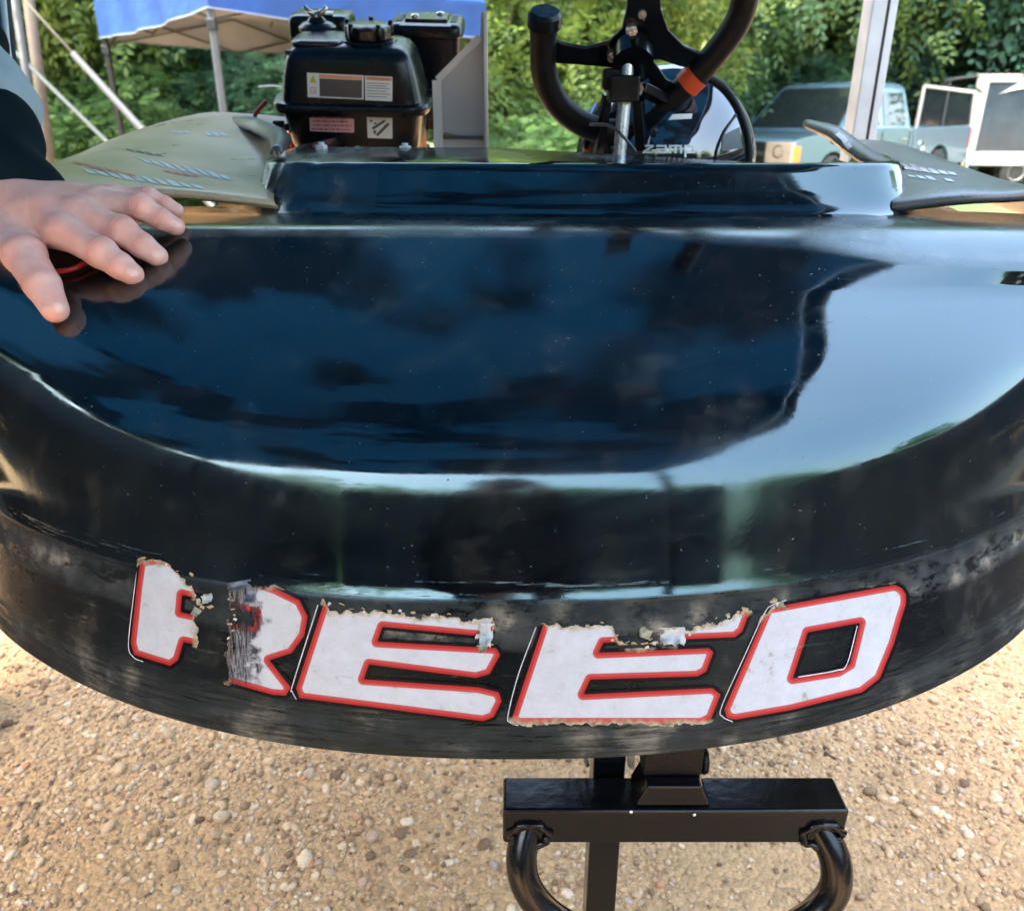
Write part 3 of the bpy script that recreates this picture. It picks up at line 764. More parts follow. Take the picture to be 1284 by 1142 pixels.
right = deck([
 [(.520, 1.14, .122), (.605, 1.122, .110), (.665, 1.115, .106), (.725, 1.112, .104), (.80, 1.13, .125)],
 [(.525, 1.155, .110), (.605, 1.137, .098), (.665, 1.13, .096), (.725, 1.127, .094), (.80, 1.145, .12)],
 [(.570, 1.31, .086), (.65, 1.31, .070), (.70, 1.30, .078), (.75, 1.28, .10), (.80, 1.27, .14)],
 [(.600, 1.50, .056), (.665, 1.50, .047), (.70, 1.50, .06), (.75, 1.48, .09), (.80, 1.46, .13)],
 [(.64, 1.72, .05), (.68, 1.72, .047), (.72, 1.72, .06), (.76, 1.70, .09), (.80, 1.68, .13)]], 'side_deck', M['deck_right'])
right['label'] = 'greenish grey side deck with faded pink and white decal'
# worn decals on the decks
ld, rd = bvh_of(left), bvh_of(right)
M['decal_grey'] = simple('worn_decal_silver', (.60, .62, .64), .35, 0, .25, 90)
M['decal_red'] = simple('worn_decal_red', (.50, .10, .10), .4, 0, .25, 90)
M['decal_pink'] = simple('worn_decal_pink', (.42, .30, .30), .4, 0, .3, 70)
M['decal_dark'] = simple('worn_decal_black', (.02, .02, .02), .4, 0, .3, 70)
dr = random.Random(9)
def streak_text(bv, par, a, b, n, hgt, mat, slant=.9):
    """a row of worn block glyphs running from a to b (photo pixels) lying on the panel"""
    (x0, y0), (x1, y1) = a, b
    for k in range(n):
        u0, u1 = (k + .06) / n, (k + .86) / n; hh = hgt * (.45 + .55 * math.sin(math.pi * (k + .7) / (n + .4)))
        xa, ya, xb, yb = x0 + (x1 - x0) * u0, y0 + (y1 - y0) * u0, x0 + (x1 - x0) * u1, y0 + (y1 - y0) * u1
        if dr.random() < .06: continue
        hh *= 1.7; sl = slant * hh * .7
        patches('decal', bv, [[(xa - sl, ya - hh / 2), (xb - sl, yb - hh / 2 * dr.uniform(.6, 1)), (xb + sl, yb + hh / 2), (xa + sl, ya + hh / 2 * dr.uniform(.7, 1))]], mat, par, .0008)
streak_text(ld, left, (176, 201), (290, 224), 8, 6.5, M['decal_grey'])
streak_text(ld, left, (106, 215), (256, 236), 10, 5.5, M['decal_grey'])
streak_text(ld, left, (92, 204), (172, 222), 6, 4.0, M['decal_red'])
streak_text(ld, left, (205, 215), (250, 222), 4, 2.5, M['decal_red'])
streak_text(ld, left, (158, 188), (205, 196), 4, 2.2, M['decal_dark'])
streak_text(ld, left, (216, 166), (238, 166), 3, 2.8, M['decal_grey']); streak_text(ld, left, (258, 169), (284, 169), 3, 3.2, M['decal_grey'])
streak_text(rd, right, (1122, 207), (1176, 215), 5, 5.0, M['decal_pink'])
streak_text(rd, right, (1132, 211), (1200, 219), 6, 3.6, M['decal_grey']); streak_text(rd, right, (1138, 221), (1196, 227), 5, 3.0, M['decal_grey'])
# rolled inner rims of the cockpit
def rim(pts, wid, name, mat, lab=None):
    c = bez(pts, 24); G = []
    for i, p in enumerate(c):
        t = (c[min(i + 1, 23)] - c[max(i - 1, 0)]).normalized(); s = t.cross(Vector((0, 0, 1))).normalized(); u = s.cross(t)
        w = wid * (0.35 + .65 * math.sin(math.pi * min(1, (i + 2) / 16)) if i < 8 else 1) * (1 - .5 * max(0, (i - 17) / 6))
        row = []
        for k in range(9):
            a_ = math.pi * (-.15 + 1.2 * k / 8)
            row.append(p + s * (math.cos(a_) * w * .5) + u * (math.sin(a_) * w * .42 + .0015 * noise.noise(p * 30)))
        G.append(row)
    mb = MB(); mb.grid(G); ob = mb.build(name, mat, kart, smooth=True, solid=.003)
    if lab: ob['label'] = lab
    return ob
rim_r = rim([WY(1012, 156, 1.62), WY(1045, 168, 1.52), WY(1072, 188, 1.42), WY(1096, 203, 1.33), WY(1128, 213, 1.24)], .032, 'cockpit_rim', M['rim_shell'], 'curled cockpit rim with white block letters')
rb = bvh_of(rim_r)
for q in ([(1046, 168), (1052, 165), (1060, 171), (1054, 175)], [(1054, 175), (1060, 171), (1066, 178), (1060, 183)], [(1060, 183), (1067, 179), (1071, 186), (1065, 190)]):
    q0 = [((a0 - 1057) * .86 + 1057, (b0 - 178) * .86 + 178) for a0, b0 in q]
    patches('decal', rb, [q0], M['label_white'], rim_r, .0012, 3, 3)
rim_l = rim([WY(296, 152, 1.66), WY(318, 158, 1.54), WY(338, 166, 1.45), WY(352, 176, 1.34), WY(346, 192, 1.22)], .034, 'cockpit_rim', M['rim_shell'], 'wrinkled silvery cockpit rim at the engine')
mb = MB(); mb.box(WY(350, 160, 1.50), (.030, .03, .012)); mb.box(WY(350, 160, 1.49) + Vector((0, 0, .008)), (.018, .018, .006)); mb.build('rim_clamp', M['black_plastic'], kart, bevel=.003)
# fasteners standing on the rear lip of the cowl
for px, py in ((403, 183), (508, 184)):
    q = WY(px, py, 1.285); mb = MB(); mb.cyl(q - Vector((0, 0, .016)), q + Vector((0, 0, .001)), .009, 6); mb.cyl(q + Vector((0, 0, .0)), q + Vector((0, 0, .005)), .005, 10)
    mb.build('nut', M['alu'], kart, bevel=.001)
q = WY(351, 189, 1.27); mb = MB(); mb.cyl(q - Vector((0, 0, .01)), q + Vector((0, 0, .006)), .008, 12); mb.build('nut', M['alu'], kart, bevel=.002)
# red tether loop lying on the nose under the palm, pins
# chassis under the bodywork
mb = MB()
for s in (-1, 1):
    mb.tube(bez([(.05 + s * .16, .70, .80), (.07 + s * .18, .95, .79), (.10 + s * .30, 1.3, .79), (.14 + s * .32, 2.2, .79)], 20), .015, 10)
mb.tube(bez([(-.12, .70, .80), (.05, .675, .80), (.22, .70, .80)], 8), .015, 10)
for y in (1.0, 1.5, 2.1): mb.bar((-.25, y, .79), (.45, y, .79), .028)
mb.build('chassis', M['black_paint'], kart)
mb = MB(); mb.box((.1, 1.55, .775), (.62, 1.3, .004)); mb.build('floor_pan', M['alu_plate'], kart)
for y_, r_ in ((2.12, .02), (1.06, .012)):
    mb = MB(); mb.cyl((-.42, y_, .80), (.64, y_, .80), r_, 14); mb.build('axle', M['steel'], kart)
def wheel(x, y, w):
    q = MB(); q.lathe((x - w / 2, y, .80), [(.06, 0), (.11, .004), (.135, .02), (.14, .04), (.14, w - .04), (.135, w - .02), (.11, w - .004), (.06, w)], (1, 0, 0), 32)
    t = q.build('wheel', M['tyre'], kart, smooth=True, angle=40)
    q = MB(); q.lathe((x - w / 2 - .004, y, .80), [(.02, .01), (.055, .0), (.064, 0), (.064, w + .008), (.055, w + .008), (.02, w - .002)], (1, 0, 0), 24); q.build('rim', M['alu'], t, smooth=True, angle=40)
wheel(-.46, 1.06, .14); wheel(.62, 1.06, .14); wheel(-.48, 2.12, .2); wheel(.66, 2.12, .2)
# seat
G = []
for i in range(15):
    t = i / 14; row = []
    for j in range(13):
        s = (j / 12 - .5) * 2
        if t < .45: y, z = 1.62 + t * .75, .80 - .0 * t
        else: y, z = 1.96 + (t - .45) * .22, .80 + (t - .45) * .50
        row.append(Vector((.13 + s * .17, y - .05 * abs(s) ** 3, z + .12 * abs(s) ** 3 * (1 - .4 * t))))
    G.append(row)
mb = MB(); mb.grid(G); mb.build('seat', M['black_plastic'], kart, smooth=True, solid=.008)

# ------------------------------------------------------------------ engine
EO = WY(448, 119, 1.60)
tl = R(15); ex = Vector((1, 0, -.022)).normalized(); eu = Vector((.02, -math.sin(tl), math.cos(tl))).normalized(); ed = eu.cross(ex).normalized() * -1
if ed.y < 0: ed = -ed
def E(x, d, u):
    u = u * .74 if u > 0 else u
    return EO + ex * x + ed * d + eu * u
def rloft(secs, n=48, pw=5.0, cap=True):
    """secs: (cx, cd, half width, half depth, height)"""
    mb = MB(); G = []
    for cx, cd, a_, b_, u in secs:
        row = []
        for k in range(n):
            th = 2 * math.pi * k / n; c_, s_ = math.cos(th), math.sin(th)
            row.append(E(cx + a_ * math.copysign(abs(c_) ** (2 / pw), c_), cd + b_ * math.copysign(abs(s_) ** (2 / pw), s_), u))
        G.append(row)
    vs = [p for r_ in G for p in r_]; m_ = len(G)
    fs = [(i * n + k, i * n + (k + 1) % n, (i + 1) * n + (k + 1) % n, (i + 1) * n + k) for i in range(m_ - 1) for k in range(n)]
    if cap: fs += [tuple(range(n))[::-1], tuple(range((m_ - 1) * n, m_ * n))]
    mb.add(vs, fs); return mb
eng = thing('kart_engine', 'black small petrol engine with labelled fuel tank mounted left of the kart wheel', 'engine', (EO.x, EO.y, .80))
tk_ = rloft([(0, 0, .128, .092, 0), (0, 0, .126, .090, .008), (0, 0, .124, .088, .02), (0, 0, .118, .083, .06), (0, 0, .111, .077, .092), (0, 0, .106, .073, .106), (0, 0, .099, .067, .115), (0, 0, .088, .057, .121), (0, 0, .07, .04, .1235)], 64, 5.5)
upper = tk_.build('fuel_tank', M['black_plastic'], eng, smooth=True, angle=50)
fl = rloft([(0, 0, .128, .092, -.012), (0, 0, .137, .101, -.011), (0, 0, .1395, .1035, -.006), (0, 0, .1395, .1035, .002), (0, 0, .137, .101, .007), (0, 0, .128, .092, .008)], 64, 5.5); fl.build('seam_flange', M['black_plastic'], upper, smooth=True, angle=40)
lw = rloft([(0, 0, .10, .07, -.088), (0, 0, .112, .08, -.082), (0, 0, .118, .086, -.068), (0, 0, .122, .088, -.04), (0, 0, .126, .090, -.012)], 64, 5.5); lower = lw.build('tank_lower_half', M['black_plastic'], eng, smooth=True, angle=50)
ri = rloft([(-.055, .0, .045, .052, .118), (-.055, 0, .045, .052, .1255), (-.055, 0, .040, .047, .129), (-.055, 0, .03, .037, .130)], 40, 5); ri.build('raised_pad', M['black_plastic'], upper, smooth=True, angle=40)
ri = rloft([(.03, -.005, .052, .045, .118), (.03, -.005, .047, .040, .127), (.03, -.005, .040, .034, .1285)], 40, 2.4); ri.build('filler_neck', M['black_plastic'], upper, smooth=True, angle=40)
# filler cap with grip ribs
mb = MB(); G = []
nn_ = 72
for (r_, u_) in [(.036, .1285), (.039, .131), (.040, .150), (.0385, .156), (.033, .159), (.015, .160), (.0005, .160)]:
    G.append([E(.030 + math.cos(2 * math.pi * k / nn_) * (r_ + (.0016 if (k // 3) % 2 and .037 < r_ else 0)), -.005 + math.sin(2 * math.pi * k / nn_) * (r_ + (.0016 if (k // 3) % 2 and .037 < r_ else 0)), u_) for k in range(nn_ + 1)])
mb.grid(G); cap_ = mb.build('filler_cap', M['black_plastic'], eng, smooth=True, angle=40)
for k in range(5):
    a_ = 2 * math.pi * k / 5 + .3; mb = MB(); p0 = E(.030 + math.cos(a_) * .040, -.005 + math.sin(a_) * .040, .1315); mb.tube([p0, p0 + eu * .024], .0045, 8); mb.build('grip', M['black_plastic'], cap_, smooth=True)
# vent slot on the left shoulder
mb = MB(); mb.tube([E(-.106, -.052, .106), E(-.065, -.062, .108)], .004, 8); mb.build('slot', M['label_dark'], upper, smooth=True)
# air filter and shroud boxes behind
bk = rloft([(-.085, .17, .058, .05, -.08), (-.085, .17, .060, .052, .10), (-.085, .17, .059, .051, .128), (-.085, .17, .055, .047, .138), (-.085, .17, .045, .037, .142)], 40, 5); afb = bk.build('air_filter', M['black_plastic'], eng, smooth=True, angle=45)
mb = MB(); c0 = E(-.085, .105, .124)
mb.lathe(E(-.075, .075, .123), [(.034, 0), (.034, .006), (.026, .012), (.018, .014), (.014, .020), (.010, .022)], eu, 28); kn = mb.build('knob', M['black_plastic'], afb, smooth=True, angle=40)
mb = MB(); p0 = E(-.075, .075, .145); mb.cyl(p0, p0 + eu * .012, .006, 10)
for s in (-1, 1): mb.tube([p0 + eu * .008, p0 + eu * .014 + ex * s * .014, p0 + eu * .022 + ex * s * .020], [.0055, .005, .004], 8)
mb.build('wing_nut', M['steel'], kn, smooth=True)
mb = MB(); mb.box(E(-.075, .14, .1475), (.034, .022, .002), (ex, ed, eu)); mb.build('sticker', M['label_white'], afb)
mb = MB(); mb.box(E(-.005, .03, .130), (.020, .016, .008), (ex, ed, eu)); mb.build('sticker', M['label_white'], upper)
bx = rloft([(.118, .17, .062, .058, -.09), (.118, .17, .064, .060, .06), (.118, .17, .066, .062, .10), (.118, .17, .070, .066, .104), (.118, .17, .070, .066, .122), (.118, .17, .066, .062, .130), (.118, .17, .058, .052, .133)], 48, 6); airbox = bx.build('cooling_shroud', M['black_plastic'], eng, smooth=True, angle=40)
mb = MB(); mb.box(E(.118, .17, .136), (.080, .076, .006), (ex, ed, eu)); mb.build('lid', M['black_plastic'], airbox, bevel=.002)
for dx in (-.022, .024):
    mb = MB(); mb.lathe(E(.118 + dx, .17 - .02 + (.03 if dx > 0 else 0), .139), [(.008, 0), (.008, .004), (.005, .006)], eu, 12); mb.build('screw', M['steel'], airbox, smooth=True, angle=40)
for s in (-1, 1):
    mb = MB()
    for k in range(5): mb.box(E(.118 + s * .0515, .17 - .03 + k * .015, .1325), (.012, .007, .004), (ex, ed, eu))
    mb.build('vent_slots', M['label_dark'], airbox)
# red shroud and block below
mb = MB(); mb.box(E(-.02, .10, -.12), (.25, .16, .10), (ex, ed, eu)); mb.build('red_shroud', M['red_plastic'], eng, bevel=.01, seg=3)
mb = MB(); mb.box(E(0, .08, -.24), (.22, .18, .16), (ex, ed, eu))
for k in range(8): mb.box(E(0, .08, -.17 - .018 * k), (.245, .20, .004), (ex, ed, eu))
mb.build('cylinder_block', M['alu_grey'], eng)
q = E(-.15, .0, -.045); mb = MB(); mb.tube(bez([q + Vector((-.02, 0, .03)), q + Vector((-.045, 0, .0)), q + Vector((-.01, 0, -.03)), q + Vector((.03, 0, -.07))], 14), .004, 8); mb.build('fuel_line', M['red_plastic'], eng, smooth=True)
mb = MB(); mb.tube(bez([WY(325, 109, 1.75), WY(345, 108, 1.70), WY(362, 112, 1.66)], 8), .0022, 6); mb.build('cable', M['label_white'], eng)
# labels
ub, lb = bvh_of(upper), bvh_of(lower)
l1 = quad_patch('label', ub, [(385, 91.5), (456, 95), (456, 125), (386, 122)], M['label_white'], eng, .0005)
l1['label'] = 'white label with orange header and dark text block'
patches('print', ub, [[(400, 93.5), (454.5, 96.3), (454.5, 100.5), (400, 97.8)]], M['label_orange'], l1, .0009)
patches('print', ub, [[(400.5, 98.5), (454, 101), (454, 123.5), (401, 121)]], M['label_dark'], l1, .0009, 6, 3)
patches('print', ub, [[(403, 101), (430, 102.5), (430, 103.7), (403, 102.3)], [(403, 105), (436, 106.8), (436, 108), (403, 106.2)], [(403, 109), (428, 110.4), (428, 111.5), (403, 110.2)], [(403, 113), (440, 115), (440, 116), (403, 114.2)], [(403, 117), (433, 118.6), (433, 119.6), (403, 118)], [(433, 103), (450, 104), (450, 105), (433, 104.2)]], M['alu_grey'], l1, .0012)
patches('print', ub, [[(392, 95), (393.5, 95), (397, 104.5), (388.5, 104)]], M['label_yellow'], l1, .0009)
patches('print', ub, [[(389, 109), (396.5, 109.5), (396.5, 111), (389, 110.5)], [(389, 116), (396.5, 116.5), (396.5, 118), (389, 117.5)], [(389, 110), (390.6, 110), (390.6, 117), (389, 117)], [(395, 110), (396.5, 110), (396.5, 117), (395, 117)], [(391, 111), (392, 111), (396, 116), (395, 116.5)]], M['label_pink'], l1, .0009)
l2 = quad_patch('label', ub, [(457.5, 95.3), (492, 96.8), (492, 127.5), (458, 125.8)], M['label_white'], eng, .0005)
l2['label'] = 'white label with orange WARNING header'
patches('print', ub, [[(459, 96.5), (491, 98), (491, 102), (459, 100.5)]], M['label_orange'], l2, .0009)
patches('print', ub, [[(460, y), (489 - (i % 2) * 4, y + 1.2), (489 - (i % 2) * 4, y + 2), (460, y + .8)] for i, y in enumerate([104, 107, 110, 113.5, 117, 120.5])], M['alu_grey'], l2, .0009)
l3 = quad_patch('label', lb, [(388, 143), (444, 144.5), (444, 166.5), (389, 164.5)], M['label_pink'], eng, .0005)
l3['label'] = 'pink label with lines of small red print'
pr = []
for row, y in enumerate([145.5, 150.5, 155.5, 160.5]):
    x = 391 + (row % 3); 
    while x < 440 - (row % 2) * 3:
        w_ = random.choice([2.5, 4, 5.5, 7]); x2 = min(x + w_, 441); pr.append([(x, y + (x - 388) * .025), (x2, y + (x2 - 388) * .025), (x2, y + 2.2 + (x2 - 388) * .025), (x, y + 2.2 + (x - 388) * .025)]); x = x2 + 1.3
patches('print', lb, pr, M['red_ink'], l3, .0009, 2, 1)
l4 = quad_patch('label', lb, [(460, 147), (492, 148), (492, 174), (461, 173)], M['label_white'], eng, .0005)
l4['label'] = 'white label with a black pictogram of a pouring spout'
patches('print', lb, [[(471, 169), (474, 171), (489, 156), (486, 153.5)], [(466, 160), (468, 163), (484, 152.5), (482, 150)], [(468, 163.5), (472, 163.5), (471.5, 168), (468.5, 168)], [(464, 150.5), (467, 150.5), (467, 153), (464, 153)], [(469, 154), (472, 153.5), (472, 156), (469, 156)]], M['label_dark'], l4, .0009, 3, 2)
def text_on(bvh, s, p0, p1, hgt, mat, parent, off, name='lettering'):
    cu = bpy.data.curves.new('t', 'FONT'); cu.body = s; cu.size = 1; ob = bpy.data.objects.new('t', cu); COL.objects.link(ob)
    bpy.context.view_layer.update(); me = bpy.data.meshes.new_from_object(ob.evaluated_get(bpy.context.evaluated_depsgraph_get()))
    xs_ = [v.co.x for v in me.vertices]; ys_ = [v.co.y for v in me.vertices]; x0, x1, y0, y1 = min(xs_), max(xs_), min(ys_), max(ys_)
    for v in me.vertices:
        u = (v.co.x - x0) / (x1 - x0); w = (v.co.y - y0) / (y1 - y0)
        q = hit(bvh, p0[0] + (p1[0] - p0[0]) * u, p0[1] + (p1[1] - p0[1]) * u - hgt * w, off)
        v.co = q - parent_origin(parent)
    bpy.data.objects.remove(ob); bpy.data.curves.remove(cu)
    me.materials.clear(); me.name = name; o = link(name, me, mat, parent); return o
text_on(ub, 'WARNING', (463, 100.0), (487, 101.2), 2.9, M['red_ink'], l2, .0012, 'print')

# aluminium plate beside the engine
mb = MB(); Yp = 1.50
pts = [WY(549, 190, Yp), WY(549, 101, Yp), WY(602, 47, Yp), WY(603, 16, Yp), WY(607, 14, Yp), WY(607, 190, Yp)]
pl = thing('engine_plate', 'grey aluminium plate with slanted top edge right of the engine tank', 'metal plate', (pts[0].x + .03, Yp, .80))
pts[0].z = pts[-1].z = .80
mb.prism(pts, (0, .004, 0)); mb.build('plate', M['alu_plate'], pl, bevel=.0008)
mb = MB(); mb.bar(pts[0] + Vector((-.001, -.006, 0)), pts[1] + Vector((-.001, -.006, 0)), .0035, .016, (1, 0, 0)); mb.bar(pts[1] + Vector((0, -.004, 0)), pts[2] + Vector((0, -.004, 0)), .003, .012, (0, 0, 1))
mb.build('folded_edge', M['alu'], pl)
mb = MB(); q = WY(609, 190, Yp); q.z = .80; mb.bar(q + Vector((0, -.01, 0)), WY(609, 16, Yp - .01), .005, .03, (0, 1, 0)); mb.build('folded_edge', M['alu'], pl)
mb = MB(); a_, b_ = WY(551, 172, Yp - .004), WY(606, 173, Yp - .004); mb.bar(a_, b_, .003, .006); mb.build('seam', M['alu_grey'], pl)
M['rust'] = simple('rust', (.35, .16, .05), .85, 0, .35, 200)
mb = MB(); q = WY(556, 169, Yp - .0008); mb.grid([[q + Vector((i * .0028, -.0003, (j - (.3 + .5 * math.sin(i * 1.7))) * .0022 * (1 - i / 9))) for i in range(9)] for j in range(3)]); mb.build('rust_stain', M['rust'], pl)

# ------------------------------------------------------------------ steering wheel
SC = WY(795, 90, 1.33); sn = Vector((-.05, .86, .50)).normalized()
def PL(px, py, o=0.0):
    r = ray(px, py); t = (SC - CAMO).dot(sn) / r.dot(sn); return CAMO + r * t + sn * o
whl = thing('steering_wheel', 'black open-topped kart steering wheel with orange tape on its right grip', 'steering wheel', tuple(PL(797, 166)))
path = bez([PL(x, y) for x, y in [(683, 22), (681, 55), (683, 95), (699, 130), (728, 154), (760, 165), (795, 162), (822, 146), (850, 118), (882, 85), (912, 48), (931, 12), (937, -40), (928, -95)]], 90)
mb = MB(); mb.tube(path, [.0193 if i > 4 else .0205 for i in range(90)], 18); rim_ = mb.build('rim', M['black_rubber'], whl, smooth=True, angle=50)
mb = MB(); d_ = (path[0] - path[3]).normalized(); mb.tube([path[0] - d_ * .012, path[0] + d_ * .004, path[0] + d_ * .009], [.0245, .0245, .020], 20); mb.build('end_cap', M['black_plastic'], rim_, smooth=True, angle=40)
mb = MB(); d_ = (path[-1] - path[-3]).normalized(); mb.tube([path[-1] - d_ * .012, path[-1] + d_ * .004, path[-1] + d_ * .009], [.0245, .0245, .020], 20); mb.build('end_cap', M['black_plastic'], rim_, smooth=True, angle=40)
# taped ring
tgt = PL(866, 100); k_ = min(range(90), key=lambda i: (path[i] - tgt).length)
mb = MB(); sp_ = path[k_ - 1:k_ + 3]; mb.tube(sp_,   .0212, 20, cap=False); mb.build('tape', M['orange_tape'], rim_, smooth=True)
plate = [(786, -50), (826, -50), (829, 12), (838, 38), (858, 58), (880, 68), (896, 66), (880, 90), (852, 84), (828, 76), (819, 76), (836, 100), (858, 112), (842, 128), (818, 108), (804, 84), (768, 86), (735, 83), (696, 80), (684, 60), (684, 44), (706, 55), (735, 60), (762, 54), (780, 36), (787, 8)]
c_ = sum((PL(x, y) for x, y in plate), Vector()) / len(plate)
mb = MB(); mb.prism([PL(x, y) for x, y in plate], sn * .007); mb.build('spoke_plate', M['black_paint'], whl, bevel=.002)
for x, y in ((791, 36), (768, 68), (807, 70), (805, 18)):
    q = PL(x, y); mb = MB(); mb.cyl(q - sn * (.012 if y > 20 else .004), q, .0085 if y > 20 else .006, 12); mb.cyl(q - sn * .018, q, .0055 if y > 20 else .001, 8); mb.build('bolt', M['steel'], whl, bevel=.001)
mb = MB(); mb.tube([PL(793, 62, -.006), PL(789, 66, -.04)], .03, 20); mb.build('hub', M['black_paint'], whl, smooth=True, angle=40)
col_ = thing('steering_column', 'silver steering shaft with black clamp block in front of the wheel', 'steering column', tuple(WY(776, 205, 1.26)))
a_, b_ = WY(789, 60, 1.29), WY(775, 215, 1.275)
mb = MB(); mb.cyl(a_, b_, .0098, 20); mb.build('shaft', M['steel'], col_, smooth=True, angle=40)
mb = MB(); mb.box(WY(781, 112, 1.285), (.044, .05, .036)); mb.box(WY(768, 100, 1.30), (.03, .03, .03)); mb.build('clamp', M['black_plastic'], col_, bevel=.004)
mb = MB(); mb.bar(WY(800, 110, 1.31), WY(838, 128, 1.36), .03, .014); mb.bar(WY(762, 118, 1.32), WY(748, 215, 1.36), .014); mb.bar(WY(800, 125, 1.31), WY(806, 215, 1.36), .016); mb.build('bracket', M['black_paint'], col_, bevel=.002)
mb = MB(); mb.cyl(WY(800, 112, 1.27), WY(800, 112, 1.29), .009, 6); mb.build('bolt', M['steel'], col_)
mb = MB(); mb.tube(bez([WY(740, 156, 1.27), WY(765, 158, 1.24), WY(782, 172, 1.22), WY(797, 190, 1.24)], 16), .0022, 8); mb.build('cable', M['alu_grey'], col_, smooth=True)
mb = MB(); mb.tube(bez([WY(742, 150, 1.38), WY(757, 130, 1.40), WY(760, 122, 1.40), WY(752, 180, 1.40)], 16), .004, 8); mb.build('cable', M['black_rubber'], col_, smooth=True)

# ------------------------------------------------------------------ helmet
HR = .157; hc = W(832, 201, 1.40)
hel = thing('helmet', 'glossy black full face helmet with white lettering behind the steering wheel', 'helmet', (hc.x, hc.y, hc.z - HR))
M['helmet'] = simple('helmet_gloss_black', (.006, .008, .011), .05, 0, .2, 10, 0, ior=2.0)
bm = bmesh.new(); bmesh.ops.create_uvsphere(bm, u_segments=64, v_segments=40, radius=1)
for v in bm.verts:
    x, y, z = v.co; r_ = HR * (1 + .03 * max(0, y)); zz = z * 1.0 if z > 0 else z * .92
    v.co = (x * HR * .98, y * HR * 1.1, zz * HR)
me = bpy.data.meshes.new('shell'); bm.to_mesh(me); bm.free()
sh = link('shell', me, M['helmet'], hel); sh.location = (0, 0, HR)
for p in me.polygons: p.use_smooth = True
hb = bvh_of(sh)
def ptube(name, pts, r_, mat, par, off=.001): 
    q = [hit(hb, x, y, off) for x, y in pts]; q = [p for p in q if p is not None]
    mb = MB(); mb.tube(bez(q, 30), r_, 10); return mb.build(name, mat, par, smooth=True)
ptube('visor_gasket', [(886, 98), (905, 110), (921, 130), (932, 155), (938, 185), (937, 215)], .0065, M['black_rubber'], hel)
ptube('seam', [(922, 145), (908, 165), (898, 190), (896, 215)], .0022, M['black_rubber'], hel)
patches('trim', hb, [[(906, 170), (926, 160), (930, 186), (904, 190)]], M['alu_grey'], hel, .0012, 4, 3)
patches('stripe', hb, [[(843, 144), (868, 143), (867, 149.5), (838, 151)]], M['label_white'], hel, .001, 5, 3)
# brand lettering on the brow, drawn stroke by stroke
Z = []
def st(*q): Z.append(list(q))
y0, y1 = 182.2, 192.5; t_ = 2.1
def hb_(x0, x1, y): Z.append([(x0, y), (x1, y), (x1, y + t_), (x0, y + t_)])
def vb_(x, ya, yb): Z.append([(x, ya), (x + 2.6, ya), (x + 2.6, yb), (x, yb)])
hb_(806, 820, y0); hb_(806, 820, y1 - t_); Z.append([(816.5, y0 + t_), (820, y0 + t_), (809.5, y1 - t_), (806, y1 - t_)])
hb_(823, 836, y0); hb_(823, 836, y1 - t_); vb_(833.4, y0 + t_, y1 - t_); hb_(823, 833.4, (y0 + y1) / 2 - 1); vb_(823, (y0 + y1) / 2, y1 - t_)
hb_(839, 855, y0); vb_(839, y0 + t_, y1); vb_(845.7, y0 + t_, y1); vb_(852.4, y0 + t_, y1)
hb_(858, 871, y0); hb_(858, 871, y1 - t_); vb_(868.4, y0 + t_, y1 - t_); vb_(858, y0 + t_, y1 + 5)
patches('lettering', hb, Z, M['label_white'], hel, .001, 2, 2)

# ------------------------------------------------------------------ stand
std = thing('kart_stand', 'black welded square-tube stand with a round tube hoop under the kart nose', 'kart stand', (.085, .66, 0))
bc = WY(0, 1016, .655); zb = bc.z
xl, xr = WY(630, 990, .655).x, WY(1072, 990, .655).x
mb = MB(); mb.box(((xl + xr) / 2, .680, zb - .025), (xr - xl, .05, .05)); beam = mb.build('beam', M['black_paint'], std, bevel=.004, seg=3)
hoop = [(xl + .030, .672, zb - .035), (xl + .021, .650, zb - .068), (xl + .030, .636, zb - .102), (xl + .062, .627, zb - .138), (xl + .115, .621, zb - .162), ((xl + xr) / 2, .618, zb - .175), (xr - .10, .621, zb - .166), (xr - .042, .627, zb - .142), (xr - .010, .636, zb - .105), (xr - .008, .650, zb - .068), (xr - .026, .672, zb - .035)]
mb = MB(); mb.tube(bez(hoop, 70), .0175, 20); mb.build('hoop', M['black_paint'], std, smooth=True, angle=50)
for x in (xl + .030, xr - .026):
    mb = MB(); pts = []
    for k in range(25):
        a_ = 2 * math.pi * k / 24; rr_ = .021 + .002 * math.sin(a_ * 7)
        pts.append(Vector((x + math.cos(a_) * rr_, .6535, zb - .037 + math.sin(a_) * rr_ * .8 + .001)))
    mb.tube(pts, [.0042 + .0012 * math.sin(k * 2.3) for k in range(25)], 8); mb.build('weld_bead', M['black_paint'], beam, smooth=True)
px0 = WY(759, 1090, .70).x
mb = MB(); mb.box((px0, .735, (zb - .02) / 2 + .05), (.038, .038, zb + .05)); mb.build('post', M['black_paint'], std, bevel=.003)
bk_ = WY(842, 970, .68)
mb = MB(); mb.prism([Vector((bk_.x - .042, .66, zb + .0006)), Vector((bk_.x + .042, .66, zb + .0006)), Vector((bk_.x + .030, .66, zb + .030)), Vector((bk_.x - .030, .66, zb + .030))], (0, .045, 0)); mb.build('bracket', M['black_paint'], std, bevel=.003)
mb = MB(); mb.box((bk_.x, .70, zb + .062), (.066, .05, .064)); mb.cyl((bk_.x + .036, .70, zb + .03), (bk_.x + .044, .70, zb + .03), .016, 14); mb.build('cradle_block', M['black_rubber'], std, bevel=.003)
mb = MB(); mb.tube([Vector((px0 - .026, .72, zb + .002)), Vector((px0 - .030, .715, zb + .02)), Vector((px0 - .024, .71, zb + .045))], .003, 8); mb.build('pin_clip', M['steel'], std, smooth=True)
